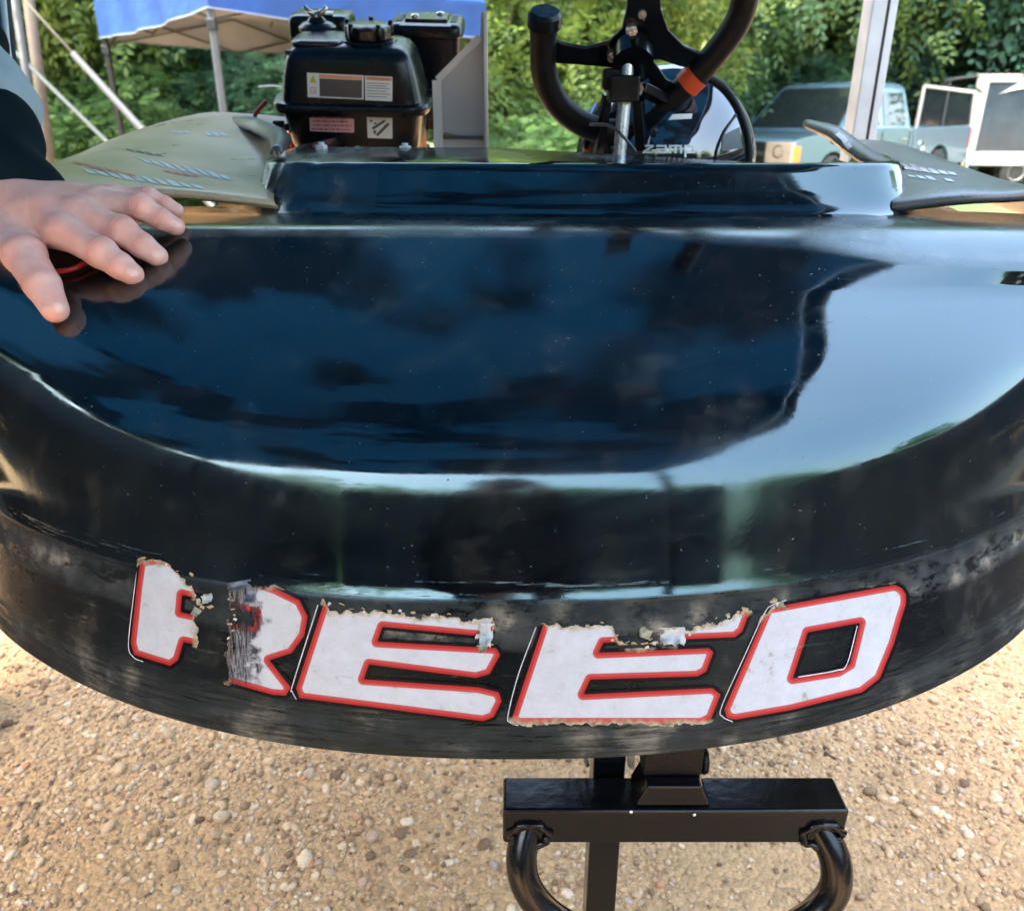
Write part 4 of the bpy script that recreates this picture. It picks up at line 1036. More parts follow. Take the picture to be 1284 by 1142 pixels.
mb = MB(); mb.tube([Vector((px0 + .026, .72, zb + .002)), Vector((px0 + .022, .715, zb + .05))], .0045, 8); mb.build('pin_clip', M['alu'], std, smooth=True)
for dx in (-.05, .02):
    mb = MB(); mb.lathe(((xl + xr) / 2 + dx, .6545, zb - .001 - .004 * (dx > 0)), [(.002, -.001), (.0022, .001), (.001, .002)], (0, -1, 0), 8); mb.build('weld_spatter', M['steel'], beam)
mb = MB(); mb.box((px0, .735, .005), (.12, .12, .01)); mb.build('foot_plate', M['black_paint'], std, bevel=.002)
mb = MB(); mb.bar((px0, .735, zb + .03), (px0, 2.0, .755), .03); mb.build('spine', M['black_paint'], std)
for s in (-1, 1):
    mb = MB(); mb.bar((px0 + s * .02, 2.0, .755), (px0 + s * .36, 2.05, .755), .035); mb.bar((px0 + s * .36, 2.05, .77), (px0 + s * .40, 2.10, .012), .035); mb.build('rear_leg', M['black_paint'], std)
# ------------------------------------------------------------------ pickup truck
M['truck'] = simple('blue_grey_car_paint', (.085, .155, .21), .22, .2, .05, 6, coat=.8)
M['glass_dark'] = simple('dark_window_glass', (.012, .016, .02), .04, 0, .1, 8, ior=1.9)
M['headlamp'] = simple('headlamp_glass', (.40, .33, .26), .15, 0, .15, 14, coat=1)
M['amber'] = simple('amber_lens', (.70, .25, .04), .2)
M['chrome'] = simple('chrome', (.55, .56, .58), .12, .95, .05, 20)
M['tail'] = simple('red_lens', (.35, .01, .01), .2)
M['white_paint'] = simple('white_trailer_paint', (.42, .40, .38), .4, 0, .05, 5)
fx, fy = 4.06, 12.25
rx, ry = 8.55, 16.0
Fd = (Vector((fx, fy, 0)) - Vector((rx, ry, 0))).normalized()      # the way the truck faces
Ld = Vector((-Fd.y, Fd.x, 0))                                       # its left side direction
if Ld.y > 0: Ld = -Ld
Tf = Vector((fx, fy, 0))                                            # front corner nearest the camera
def T(s, w, z): return Tf - Fd * s - Ld * w + Vector((0, 0, z))     # s back from the nose, w across, z up
trk = thing('pickup_truck', 'grey blue crew cab pickup truck parked by the trees behind the helmet', 'pickup truck', tuple(T(2.9, 1, 0)))
TW = 1.95
def arch(s0, r_, zc_, n=9): return [(s0 + r_ * math.cos(math.pi * k / n), zc_ + r_ * math.sin(math.pi * k / n) * .95) for k in range(n + 1)]
# body shell: side profile, nose at s=0
prof_ = [(0.02, .42), (0.0, .62), (0.03, .95), (0.10, 1.02), (0.5, 1.07), (1.15, 1.11), (1.35, 1.13), (3.62, 1.15), (3.63, 1.15), (3.66, .50), (3.62, .38), (1.62, .38)] 
prof_ += arch(1.15, .44, .42)[0:] + [(.66, .40)]
mb = MB(); mb.prism([T(s, .04, z) for s, z in prof_], -Ld * (TW - .08)); body = mb.build('body', M['truck'], trk, bevel=.05, seg=3)
bed = [(3.69, 1.15), (5.88, 1.17), (5.92, 1.12), (5.90, .55), (5.3, .45)] + arch(4.75, .46, .42) + [(3.69, .40)]
mb = MB(); mb.prism([T(s, .04, z) for s, z in bed], -Ld * .07); mb.prism([T(s, TW - .11, z) for s, z in bed], -Ld * .07)
mb.build('bed', M['truck'], trk, bevel=.02)
mb = MB(); mb.bar(T(3.72, .08, .85), T(3.72, TW - .08, .85), .05, .6, (0, 0, 1)); mb.build('bed_front', M['truck'], trk)
mb = MB(); mb.bar(T(5.86, .08, .85), T(5.86, TW - .08, .85), .05, .6, (0, 0, 1)); mb.build('tailgate', M['truck'], trk)
mb = MB(); mb.box(T(4.8, TW / 2, .62), (2.2, 1.7, .04), (Fd, Ld, Vector((0, 0, 1)))); mb.build('bed_floor', M['dark_steel'], trk)
# cab greenhouse
Gh = [[T(1.38, .07, 1.12), T(3.60, .07, 1.12), T(3.60, TW - .07, 1.12), T(1.38, TW - .07, 1.12)],
      [T(2.16, .22, 1.78), T(3.42, .22, 1.78), T(3.42, TW - .22, 1.78), T(2.16, TW - .22, 1.78)],
      [T(2.30, .34, 1.84), T(3.32, .34, 1.84), T(3.32, TW - .34, 1.84), T(2.30, TW - .34, 1.84)]]
mb = MB(); vs = [p for r_ in Gh for p in r_]
mb.add(vs, [(i * 4 + k, i * 4 + (k + 1) % 4, (i + 1) * 4 + (k + 1) % 4, (i + 1) * 4 + k) for i in range(2) for k in range(4)] + [(8, 9, 10, 11), (3, 2, 1, 0)])
cab = mb.build('cab', M['truck'], trk, bevel=.04, seg=3)
def pane(name, a, b, c, d, ins, mat, par, off=.02):
    a, b, c, d = map(Vector, (a, b, c, d)); cn = (a + b + c + d) / 4; n = (b - a).cross(d - a).normalized()
    if n.dot(cn - T(2.5, TW / 2, 1.2)) < 0: n = -n
    q = [p + (cn - p) * ins for p in (a, b, c, d)]
    mb = MB(); mb.prism([p + n * off for p in q], -n * .015); return mb.build(name, mat, par, bevel=.012)
A0, A1, A2, A3 = Gh[0]; B0, B1, B2, B3 = Gh[1]
pane('windshield', A0, A3, B3, B0, .12, M['glass_dark'], trk)
def onside(s, z):   # point on the near side glass plane
    t = (z - 1.12) / .66; w = .07 + .15 * t; return T(s, w, z)
pane('side_window', onside(1.72, 1.18), onside(2.50, 1.18), onside(2.50, 1.70), onside(2.24, 1.70), .05, M['glass_dark'], trk, .012)
pane('side_window', onside(2.62, 1.18), onside(3.40, 1.18), onside(3.34, 1.70), onside(2.62, 1.70), .05, M['glass_dark'], trk, .012)
pane('rear_window', A1, A2, B2, B1, .15, M['glass_dark'], trk)
for s0 in (1.60, 2.56, 3.50):
    mb = MB(); mb.bar(T(s0, .034, .5), T(s0, .034, 1.10), .012, .006); mb.build('door_gap', M['dark_steel'], trk)
for s0 in (2.40, 3.38):
    mb = MB(); mb.bar(T(s0, .02, .98), T(s0 - .2, .02, .98), .035, .03); mb.build('door_handle', M['chrome'], trk, bevel=.005)
mb = MB(); mb.bar(T(1.7, .02, .72), T(3.5, .02, .72), .05, .02); mb.build('side_moulding', M['chrome'], trk)
for w_ in (-.10, TW + .10):
    mb = MB(); mb.box(T(1.75, w_, 1.22), (.12, .22, .2), (Fd, Ld, Vector((0, 0, 1)))); mb.bar(T(1.78, w_, 1.2), T(1.78, TW / 2, 1.15), .03); mb.build('wing_mirror', M['truck'], trk, bevel=.02)
for w_ in (.23, TW - .23):
    mb = MB(); mb.box(T(-.012, w_, .84), (.10, .44, .30), (Fd, Ld, Vector((0, 0, 1)))); hl = mb.build('headlight', M['headlamp'], trk, bevel=.02)
    s_ = .02 if w_ < 1 else TW - .02
    mb = MB(); mb.box(T(.08, s_, .82), (.16, .05, .22), (Fd, Ld, Vector((0, 0, 1)))); mb.build('corner_lamp', M['amber'], hl, bevel=.01)
    mb = MB(); mb.lathe(T(-.055, w_, .86), [(.10, 0), (.09, .01), (.03, .0)], Fd, 20); mb.build('reflector', M['chrome'], hl, smooth=True)
mb = MB(); mb.box(T(-.01, TW / 2, .82), (.08, 1.04, .34), (Fd, Ld, Vector((0, 0, 1)))); gr = mb.build('grille', M['dark_steel'], trk, bevel=.02)
mb = MB(); mb.box(T(-.055, TW / 2, .83), (.02, 1.04, .07), (Fd, Ld, Vector((0, 0, 1)))); mb.build('grille_bar', M['chrome'], gr)
mb = MB(); mb.box(T(-.05, TW / 2, .50), (.20, 1.92, .22), (Fd, Ld, Vector((0, 0, 1)))); mb.build('bumper', M['chrome'], trk, bevel=.04, seg=3)
mb = MB(); mb.box(T(5.96, TW / 2, .52), (.16, 1.85, .18), (Fd, Ld, Vector((0, 0, 1)))); mb.build('bumper', M['chrome'], trk, bevel=.03)
for w_ in (.09, TW - .09):
    mb = MB(); mb.box(T(5.91, w_, .95), (.04, .12, .34), (Fd, Ld, Vector((0, 0, 1)))); mb.build('tail_lamp', M['tail'], trk, bevel=.01)
mb = MB(); c_ = T(3.98, .032, .86); mb.tube([c_ + Fd * (.09 * math.cos(a)) + Vector((0, 0, .09 * math.sin(a))) for a in np.linspace(0, 2 * math.pi, 20)], .012, 6); mb.build('fuel_flap', M['chrome'], trk)
for s0 in (1.15, 4.75):
    for w_ in (.02, TW - .28):
        q = MB(); o_ = T(s0, w_, .40); q.lathe(o_, [(.22, 0), (.34, .0), (.385, .03), (.39, .08), (.39, .20), (.34, .26), (.2, .26)], -Ld, 28); wh = q.build('wheel', M['tyre'], trk, smooth=True, angle=40)
        q = MB(); q.lathe(o_ + Ld * .006, [(.05, .0), (.08, .02), (.20, .03), (.235, .0), (.235, .2)], -Ld, 24); q.build('rim', M['chrome'], wh, smooth=True, angle=40)
    mb = MB(); mb.bar(T(s0, .1, .40), T(s0, TW - .1, .40), .12); mb.box(T(s0, TW / 2, .62), (.95, 1.5, .5), (Fd, Ld, Vector((0, 0, 1)))); mb.build('wheel_well', M['dark_steel'], trk)

# ------------------------------------------------------------------ white trailer with a dark side opening
ty = 17.0
def on(px, py, Y): return WY(px, py, Y)
a_ = on(1213, 165, ty); b_ = Vector((a_.x + 3.1, ty - .3, 0)); tx = (Vector((b_.x, b_.y, 0)) - Vector((a_.x, a_.y, 0))).normalized(); tn = Vector((-tx.y, tx.x, 0))
trl = thing('trailer', 'white box trailer with a big dark open hatch at the right edge', 'trailer', (a_.x, a_.y, 0))
O = Vector((a_.x, a_.y, 0)); zt = on(1230, 97, ty).z; z_m = on(1213, 189, ty).z - .02; z_b = .42
def TR(u, d, z): return O + tx * u + tn * d + Vector((0, 0, z))
UZ = Vector((0, 0, 1)); TL = 5.2
def tbox(nm, u0, u1, d0, d1, z0, z1, mat, par=trl, bev=.01):
    mb = MB(); mb.box(TR((u0 + u1) / 2, (d0 + d1) / 2, (z0 + z1) / 2), (u1 - u0, d1 - d0, z1 - z0), (tx, tn, UZ)); return mb.build(nm, mat, par, bevel=bev)
tbox('lower_wall', 0, TL, 0, .05, z_b, z_m, M['white_paint']); tbox('corner_post', 0, .22, -.012, .06, z_m, zt, M['white_paint']); tbox('corner_post', TL - .2, TL, -.012, .06, z_m, zt, M['white_paint'])
tbox('roof', 0, TL, -.03, 1.7, zt, zt + .05, M['white_paint']); tbox('header', .2, TL - .2, -.012, .05, zt - .09, zt, M['white_paint'])
tbox('rear_wall', 0, TL, 1.62, 1.67, z_b, zt, M['white_paint']); tbox('end_wall', 0, .05, .06, 1.62, z_b, z_m + .1, M['white_paint']); tbox('end_wall', TL - .05, TL, .06, 1.62, z_b, zt, M['white_paint'])
M['tint'] = simple('tinted_panel', (.035, .05, .065), .12, 0, .25, 2.0)
tbox('tinted_window', .22, TL - .2, .012, .03, z_m, zt - .09, M['tint'], bev=.003)
tbox('floor', 0, TL, .05, 1.6, z_b - .03, z_b + .03, M['dark_steel']); tbox('door_frame', 1.15, 1.22, -.03, -.012, z_b + .05, z_m - .02, M['white_paint']); tbox('vent', 1.24, 2.2, -.012, .0, z_b + .12, z_m - .08, M['dark_steel'])
mb = MB(); mb.prism([TR(.42, -.02, zt - .30), TR(.52, -.02, zt - .26), TR(.78, -.02, zt - .10), TR(1.4, -.02, zt - .10), TR(1.4, -.02, zt - .19), TR(.85, -.02, zt - .20), TR(.62, -.02, zt - .24)], tn * .01); mb.build('torn_sheet', M['label_white'], trl)
for u in (1.1, 1.9):
    q = MB(); q.lathe(TR(u, .02, .30), [(.15, 0), (.26, 0), (.30, .03), (.30, .16), (.2, .2)], tn, 24); wh = q.build('wheel', M['tyre'], trl, smooth=True, angle=40)
    q = MB(); q.lathe(TR(u, .012, .30), [(.03, .01), (.14, .02), (.16, 0), (.16, .1)], tn, 20); q.build('rim', M['white_paint'], wh, smooth=True, angle=40)
# second, darker opening behind: an open-topped frame with a black screen
cr = thing('equipment_frame', 'white framed black screen standing between the truck bed and the white trailer', 'framed screen', tuple(on(1180, 160, 16.8).xy) + (0,))
Y2 = 16.8; p_ = [on(1146, 162, Y2), on(1158, 108, Y2), on(1222, 116, Y2), on(1222, 166, Y2)]
for q in (p_[0], p_[3]): q.z = .0
p_[0].x += .0
mb = MB(); mb.prism([p_[0], p_[1], p_[2], p_[3]], (0, .05, 0)); mb.build('black_screen', M['glass_dark'], cr)
for a2, b2 in ((p_[0], p_[1]), (p_[1], p_[2]), (p_[2], p_[3])):
    mb = MB(); mb.bar(a2 + Vector((0, -.03, 0)), b2 + Vector((0, -.03, 0)), .055, .05, (0, 1, 0)); mb.build('frame_rail', M['white_paint'], cr, bevel=.006)
mb = MB(); mb.bar(on(1180, 165, Y2 - .03), on(1192, 100, Y2 - .03), .025, .03, (0, 1, 0)); mb.build('mullion', M['alu_grey'], cr)
mb = MB(); mb.bar(on(1184, 101, Y2 - .06), on(1224, 95, Y2 - .06), .03, .03, (0, 1, 0)); mb.build('top_strut', M['alu_grey'], cr)

# ------------------------------------------------------------------ posts, ropes at the left
M['wood'] = simple('weathered_wood', (.06, .048, .035), .85, 0, .35, 18, .6, 60)
M['dull_tube'] = simple('dull_grey_tube', (.020, .024, .026), .7)
M['rope'] = simple('pale_rope', (.05, .05, .03), .8, 0, .1, 60)
Yp2 = 7.0
a2, b2 = on(40, 190, Yp2), on(28, -60, Yp2); a2.z = 0
wp = thing('wooden_post', 'weathered wooden post at the left edge beside the jersey', 'post', tuple(a2)); mb = MB(); mb.tube([a2, (a2 + b2) / 2 + Vector((.02, 0, 0)), b2], [.045, .042, .04], 10); mb.build('shaft', M['wood'], wp, smooth=True)
mb = MB(); mb.bar(on(31, 90, Yp2 - .1), on(40, 122, Yp2 - .1), .035, .02, (0, 1, 0)); mb.build('pale_batten', M['label_white'], wp)
a2, b2 = on(30, 185, 5.2), on(14, -30, 5.2); a2.z = 0
gp = thing('grey_pole', 'thin grey green upright pole in front of the weathered wooden post', 'pole', tuple(a2)); mb = MB(); mb.cyl(a2, b2, .022, 10); mb.build('shaft', M['dull_tube'], gp, smooth=True)
def gnd(px, py_dir_a, Y): pass
b2, a2 = on(30, 0, 6.2), on(185, 170, 5.2)
d_ = (a2 - b2).normalized(); e2 = a2 + d_ * ((a2.z) / -d_.z); m2 = on(97, 76, 5.75)
gr_ = thing('guy_rope', 'pale guy rope running down from upper left into a grey tube brace', 'guy rope', tuple(e2)); mb = MB(); mb.tube([b2 - d_ * .8, b2.lerp(a2, .45)], .009, 8); mb.build('rope', M['rope'], gr_, smooth=True)
mb = MB(); mb.tube([b2.lerp(a2, .43), e2], .021, 12); mb.build('brace_tube', M['dull_tube'], gr_, smooth=True)
b2, a2 = on(44, 90, 6.6), on(134, 178, 6.0); d_ = (a2 - b2).normalized(); e2 = a2 + d_ * (a2.z / -d_.z)
gp2 = thing('dark_brace', 'thin dark green slanting pole below the guy rope at left', 'pole', tuple(e2)); mb = MB(); mb.tube([b2 - d_ * .4, e2], .016, 10); mb.build('shaft', simple('green_pole', (.006, .014, .013), .6, .0), gp2, smooth=True)

# ------------------------------------------------------------------ dark objects added out of view to shape the nose reflections
M['blocker_black'] = simple('black_blocker_skin', (.010, .011, .013), .35, 0, .2, 3)
def blocker_trailer(lab, x, y, w, l, h):  # unseen trailer-shaped blocker, added to darken what the nose mirrors
    t = thing('blocker_box', lab, 'trailer', (x, y, 0))
    mb = MB(); mb.box((x, y, .45 + h / 2), (w, l, h)); mb.build('body', M['blocker_black'], t, bevel=.05, seg=3)
    for s in (-1, 1):
        for d in (-.45, .45):
            q = MB(); q.lathe((x + s * (w / 2 - .02), y + d, .36), [(.2, -.11), (.33, -.10), (.36, -.06), (.36, .06), (.33, .10), (.2, .11)], (1, 0, 0), 24); wh = q.build('wheel', M['tyre'], t, smooth=True, angle=40)
            q = MB(); q.lathe((x + s * (w / 2 - .02), y + d, .36), [(.05, -.115), (.19, -.118), (.19, .118), (.05, .115)], (1, 0, 0), 20); q.build('rim', M['alu'], wh, smooth=True, angle=40)
        mb = MB(); mb.box((x + s * (w / 2 + .006), y, .50), (.012, l - .2, .10)); mb.build('side_trim', M['alu_grey'], t)
        mb = MB(); mb.box((x + s * (w / 2 + .006), y + l * .3, .45 + h * .48), (.012, .8, h * .8)); mb.build('door', M['glass_dark'], t)
blocker_trailer('long black trailer shape added unseen left of the photographer to darken reflections', -5.3, -1.8, 2.3, 11.5, 2.4)
blocker_trailer('wide dark trailer shape added unseen behind the photographer to darken reflections', .6, -7.4, 8.0, 2.4, 2.5)
blocker_trailer('black trailer shape added unseen right of the photographer to darken reflections', 5.0, -1.6, 2.3, 9.0, 1.35)
M['mat'] = simple('black_blocker_mat', (.012, .012, .013), .85, 0, .3, 20, .5, 200, ior=1.2)  # unseen mats added so bright gravel reflects dark in the nose sides
for lab, x, y, w, l in (('black mat added unseen left of the photographer to darken the mirrored gravel', -3.0, -.9, 2.8, 4.6), ('black mat added unseen right of the photographer to darken the mirrored gravel', 3.1, -.6, 2.8, 5.0)):
    mb = MB(); mb.box((x, y, .012), (w, l, .012)); tag(mb.build('blocker_mat', M['mat'], None, bevel=.004), lab, 'mat')
q = WZ(1040, 951, .016)
lf = MB(); G = []
for i in range(9):
    t = i / 8; w = .0085 * math.sin(math.pi * min(.97, t + .03)) ** .8
    G.append([q + Vector(((t - .5) * .026 + s_ * w * .3, -s_ * w + (t - .5) * -.008, .004 + .006 * s_ * s_ + .004 * math.sin(t * 5))) for s_ in (-1, -.5, 0, .5, 1)])
lf.grid(G); tag(lf.build('dry_leaf', simple('dry_leaf_brown', (.045, .018, .009), .7, 0, .4, 90), None, smooth=True, solid=.0006), 'small curled brown leaf lying on the gravel right of the stand', 'leaf')
# ------------------------------------------------------------------ lettering on the nose: red and white vinyl, scraped and torn
LET = {
 'R': ([(177, 703), (172, 740), (165, 806), (169, 820), (214, 834), (224, 827), (231, 804), (268, 812), (282, 853), (342, 870), (359, 871), (365, 861), (338, 827), (366, 818), (382, 796), (386, 772), (376, 752), (345, 737), (270, 715), (200, 700)], [(229, 745), (322, 768), (319, 786), (227, 767)]),
 'E': ([(408, 752), (372, 862), (376, 874), (606, 903), (619, 898), (629, 878), (625, 867), (600, 861), (456, 851), (463, 832), (597, 849), (614, 844), (627, 820), (622, 812), (600, 811), (473, 804), (480, 785), (606, 797), (618, 790), (628, 770), (600, 760)], None),
 'E2': ([(683, 778), (642, 900), (648, 906), (879, 906), (891, 900), (903, 870), (893, 862), (731, 870), (740, 851), (874, 847), (885, 841), (894, 817), (888, 812), (750, 818), (756, 805), (921, 798), (930, 791), (939, 768), (931, 762), (700, 775)], None),
 'D': ([(962, 762), (908, 888), (911, 899), (922, 901), (992, 889), (1080, 867), (1102, 850), (1120, 806), (1129, 775), (1135, 757), (1135, 745), (1130, 737), (1121, 733)], [(1012, 792), (1078, 780), (1065, 832), (1050, 841), (993, 850)]),
}
def poly_sdf(poly, X, Y):
    P = np.array(poly, float); d = np.full(X.shape, 1e9); ins = np.zeros(X.shape, bool); n = len(P)
    for i in range(n):
        a, b = P[i], P[(i + 1) % n]; e = b - a
        t = np.clip(((X - a[0]) * e[0] + (Y - a[1]) * e[1]) / (e @ e), 0, 1)
        d = np.minimum(d, np.hypot(X - a[0] - t * e[0], Y - a[1] - t * e[1]))
        c = ((a[1] > Y) != (b[1] > Y)) & (X < (b[0] - a[0]) * (Y - a[1]) / (b[1] - a[1] + 1e-12) + a[0]); ins ^= c
    return np.where(ins, d, -d)
def fn(x, y, s, o=0): return noise.fractal(Vector((x / s, y / s, o)), 1.0, 2.0, 4)
def tear_of(k, x, y):
    j = fn(x, y, 9, 1) * 6 + fn(x, y, 34, 2) * 7
    if k == 'R':
        t = max(246 - x, x - 284) + j
        if x < 262: t = min(t, y - (703 + max(0, x - 212) * 1.05) + j)
        else: t = min(t, y - 733 - max(0, 330 - x) * .06 + j)
        return min(t, y - 699 + j * .3)
    if k == 'E': return y - np.interp(x, [400, 412, 480, 520, 560, 600, 616, 630], [748, 759, 766, 770, 772, 778, 772, 800]) + j
    if k == 'E2':
        t = y - np.interp(x, [680, 700, 760, 768, 776, 848, 856, 880, 915, 930, 940], [778, 784, 783, 790, 806, 804, 788, 784, 774, 764, 760]) + j
        return min(t, 908 - y + j * .6)
    return y - np.interp(x, [950, 968, 985, 1140], [775, 762, 740, 720]) + j * .4
def vinyl():
    m, nt, p = new_mat('scraped_red_white_vinyl'); out = nt.nodes['Material Output']
    sd = N(nt, 'Attribute', attribute_name='sd').outputs['Fac']; te = N(nt, 'Attribute', attribute_name='tear').outputs['Fac']; sc_ = N(nt, 'Attribute', attribute_name='scrape').outputs['Fac']
    tc = N(nt, 'TexCoord')
    def step(v, a, w=.5):
        r_ = N(nt, 'MapRange'); L(nt, v, r_.inputs[0]); r_.inputs[1].default_value = a - w; r_.inputs[2].default_value = a + w; return r_.outputs[0]
    n1 = N(nt, 'TexNoise', Scale=60.0, Detail=6.0, Roughness=.7); L(nt, tc.outputs['Object'], n1.inputs['Vector'])
    wh = ramp(nt, n1.outputs['Fac'], [(.28, (.26, .25, .22)), (.38, (.43, .44, .46)), (.7, (.49, .51, .55))]).outputs[0]
    def mix(f, a, b):
        q = N(nt, 'MixRGB'); 
        if isinstance(f, (int, float)): q.inputs[0].default_value = f
        else: L(nt, f, q.inputs[0])
        for k, s_ in ((1, a), (2, b)):
            if isinstance(s_, tuple): q.inputs[k].default_value = (*s_, 1)
            else: L(nt, s_, q.inputs[k])
        return q.outputs[0]
    c = mix(step(sd, 0), (.002, .002, .003), (.36, .022, .022))
    c = mix(step(sd, 3.4, .6), c, (.40, .06, .055)) ; c = mix(step(sd, 7), c, wh)
    # beige backing shows along torn edges
    inv = N(nt, 'MapRange'); L(nt, te, inv.inputs[0]); inv.inputs[1].default_value = 1.0; inv.inputs[2].default_value = 8.5; inv.inputs[3].default_value = .9; inv.inputs[4].default_value = 0
    n2 = N(nt, 'TexNoise', Scale=180.0, Detail=4.0); L(nt, tc.outputs['Object'], n2.inputs['Vector'])
    be = ramp(nt, n2.outputs['Fac'], [(.35, (.20, .16, .09)), (.6, (.42, .36, .24))]).outputs[0]
    c = mix(inv.outputs[0], c, be)
    # vertical scrape streaks
    mp = N(nt, 'Mapping'); L(nt, tc.outputs['Object'], mp.inputs[0]); mp.inputs['Scale'].default_value = (6, 1, .5); mp.inputs['Rotation'].default_value = (0, .12, 0)
    n3 = N(nt, 'TexNoise', Scale=38.0, Detail=8.0, Roughness=.75, Distortion=.8); L(nt, mp.outputs[0], n3.inputs['Vector'])
    s3 = ramp(nt, n3.outputs['Fac'], [(.44, g(1)), (.58, g(0))]).outputs[0]
    mm = N(nt, 'Math', operation='MULTIPLY'); L(nt, s3, mm.inputs[0]); L(nt, sc_, mm.inputs[1])
    c = mix(mm.outputs[0], c, (.035, .033, .04))
    # fine horizontal scratches over everything
    mp2 = N(nt, 'Mapping'); L(nt, tc.outputs['Object'], mp2.inputs[0]); mp2.inputs['Scale'].default_value = (1, 1, 14)
    n4 = N(nt, 'TexNoise', Scale=22.0, Detail=7.0, Roughness=.75); L(nt, mp2.outputs[0], n4.inputs['Vector'])
    s4 = ramp(nt, n4.outputs['Fac'], [(.62, g(0)), (.70, g(.6))]).outputs[0]
    c = mix(s4, c, (.22, .19, .14))
    L(nt, c, p.inputs['Base Color']); p.inputs['Roughness'].default_value = .38; p.inputs['IOR'].default_value = 1.25
    bp = N(nt, 'Bump', Strength=.5, Distance=.0008); L(nt, n1.outputs['Fac'], bp.inputs['Height']); L(nt, bp.outputs[0], p.inputs['Normal'])
    al = N(nt, 'Math', operation='MULTIPLY'); L(nt, step(sd, -4.2, .5), al.inputs[0]); L(nt, step(te, 0, .5), al.inputs[1])
    a2 = N(nt, 'Math', operation='MULTIPLY'); 
    s5 = ramp(nt, n3.outputs['Fac'], [(.50, g(0)), (.56, g(1))]).outputs[0]; m5 = N(nt, 'Math', operation='MULTIPLY'); L(nt, s5, m5.inputs[0]); L(nt, sc_, m5.inputs[1])
    i5 = N(nt, 'Math', operation='SUBTRACT', use_clamp=True); i5.inputs[0].default_value = 1; L(nt, m5.outputs[0], i5.inputs[1])
    L(nt, al.outputs[0], a2.inputs[0]); L(nt, i5.outputs[0], a2.inputs[1])
    L(nt, a2.outputs[0], p.inputs['Alpha'])
    return m
M['vinyl'] = vinyl()
STEP = 2.0
for k, (outer, hole) in LET.items():
    xs_ = np.arange(min(p[0] for p in outer) - 12, max(p[0] for p in outer) + 12, STEP); ys_ = np.arange(min(p[1] for p in outer) - 12, max(p[1] for p in outer) + 12, STEP)
    X, Y = np.meshgrid(xs_, ys_); sd = poly_sdf(outer, X, Y)
    if hole: sd = np.minimum(sd, -poly_sdf(hole, X, Y))
    idx = -np.ones(X.shape, int); V, sa, ta, sca = [], [], [], []
    need = sd > -10
    for i in range(X.shape[0]):
        for j in range(X.shape[1]):
            if need[i, j]:
                q = hit(nose_bvh, X[i, j], Y[i, j], .0009)
                if q is None: continue
                t = tear_of(k, X[i, j], Y[i, j])
                if t < -3: continue
                lift = 0.0
                if t < 3: q = q + Vector((0, -1, .2)) * (.0012 * max(0, fn(X[i, j], Y[i, j], 8, 9) + .3) * (3 - t) / 3)
                idx[i, j] = len(V); V.append(q[:]); sa.append(sd[i, j]); ta.append(t)
                s_ = 0.0
                if k == 'R': s_ = max(0, min(1, (328 + fn(X[i, j], Y[i, j], 14, 4) * 22 - X[i, j]) / 9)) * (1 if X[i, j] > 280 else 0) * max(0, min(1, (862 - Y[i, j]) / 14))
                if k == 'E2': s_ = .0
                sca.append(s_)
    F = []
    for i in range(X.shape[0] - 1):
        for j in range(X.shape[1] - 1):
            q = (idx[i, j], idx[i + 1, j], idx[i + 1, j + 1], idx[i, j + 1])
            if min(q) >= 0: F.append(q)
    ob = np_mesh('letter', np.array(V), np.array(F), M['vinyl'], kart, True, {'sd': sa, 'tear': ta, 'scrape': sca})
    ob['label'] = {'R': 'letter R, badly scraped through its middle', 'E': 'first letter E with torn top edge', 'E2': 'second letter E with its top bar ripped open', 'D': 'nearly intact letter D'}[k]
    P_ = {'R': [(174, 706), (169, 742), (162, 806), (168, 823), (180, 829)], 'E': [(399, 758), (368, 856), (367, 866), (372, 876)], 'E2': [(672, 786), (650, 845), (637, 896), (640, 905), (650, 909)], 'D': [(985, 752), (968, 758), (957, 770), (930, 828), (904, 886), (906, 898), (918, 904)]}[k]
    mb = MB(); mb.tube(bez([hit(nose_bvh, x, y, .0008) for x, y in P_], 30), .00045, 6); mb.build('pinstripe', M['decal_grey'], ob, smooth=True)
    if k == 'D':
        mb = MB(); mb.tube(bez([hit(nose_bvh, x, y, .0008) for x, y in [(1074, 784), (1061, 832), (1047, 840), (1000, 848)]], 24), .0006, 6); mb.build('pinstripe', M['decal_grey'], ob, smooth=True)
# curled beige flakes of torn vinyl and filler along the ripped edges
M['flake'] = simple('torn_beige_backing', (.34, .29, .19), .8, 0, .35, 160)
M['flake_white'] = simple('torn_white_backing', (.46, .45, .42), .7, 0, .2, 160)
M['flake_grey'] = simple('torn_grey_film', (.10, .10, .11), .3, 0, .6, 120)
mb = MB(); r = random.Random(5)
spots = [(x, np.interp(x, [412, 480, 560, 600], [759, 766, 772, 778]), 1) for x in np.arange(412, 600, 15)] + [(x, np.interp(x, [700, 760, 776, 848, 880, 930], [784, 783, 804, 804, 784, 765]), 1) for x in np.arange(690, 930, 16)] + [(x, 702 + (x - 190) * .4, 1) for x in np.arange(178, 246, 16)] + [(286 + r.random() * 8, y, .8) for y in np.arange(745, 800, 9)]
spots += [(r.uniform(600, 622), r.uniform(775, 812), 1.5) for _ in range(3)] + [(r.uniform(248, 268), r.uniform(748, 768), 1.2) for _ in range(5)] + [(r.uniform(800, 850), r.uniform(785, 806), 1.2) for _ in range(6)] + [(r.uniform(966, 984), r.uniform(752, 762), 1.2) for _ in range(5)]
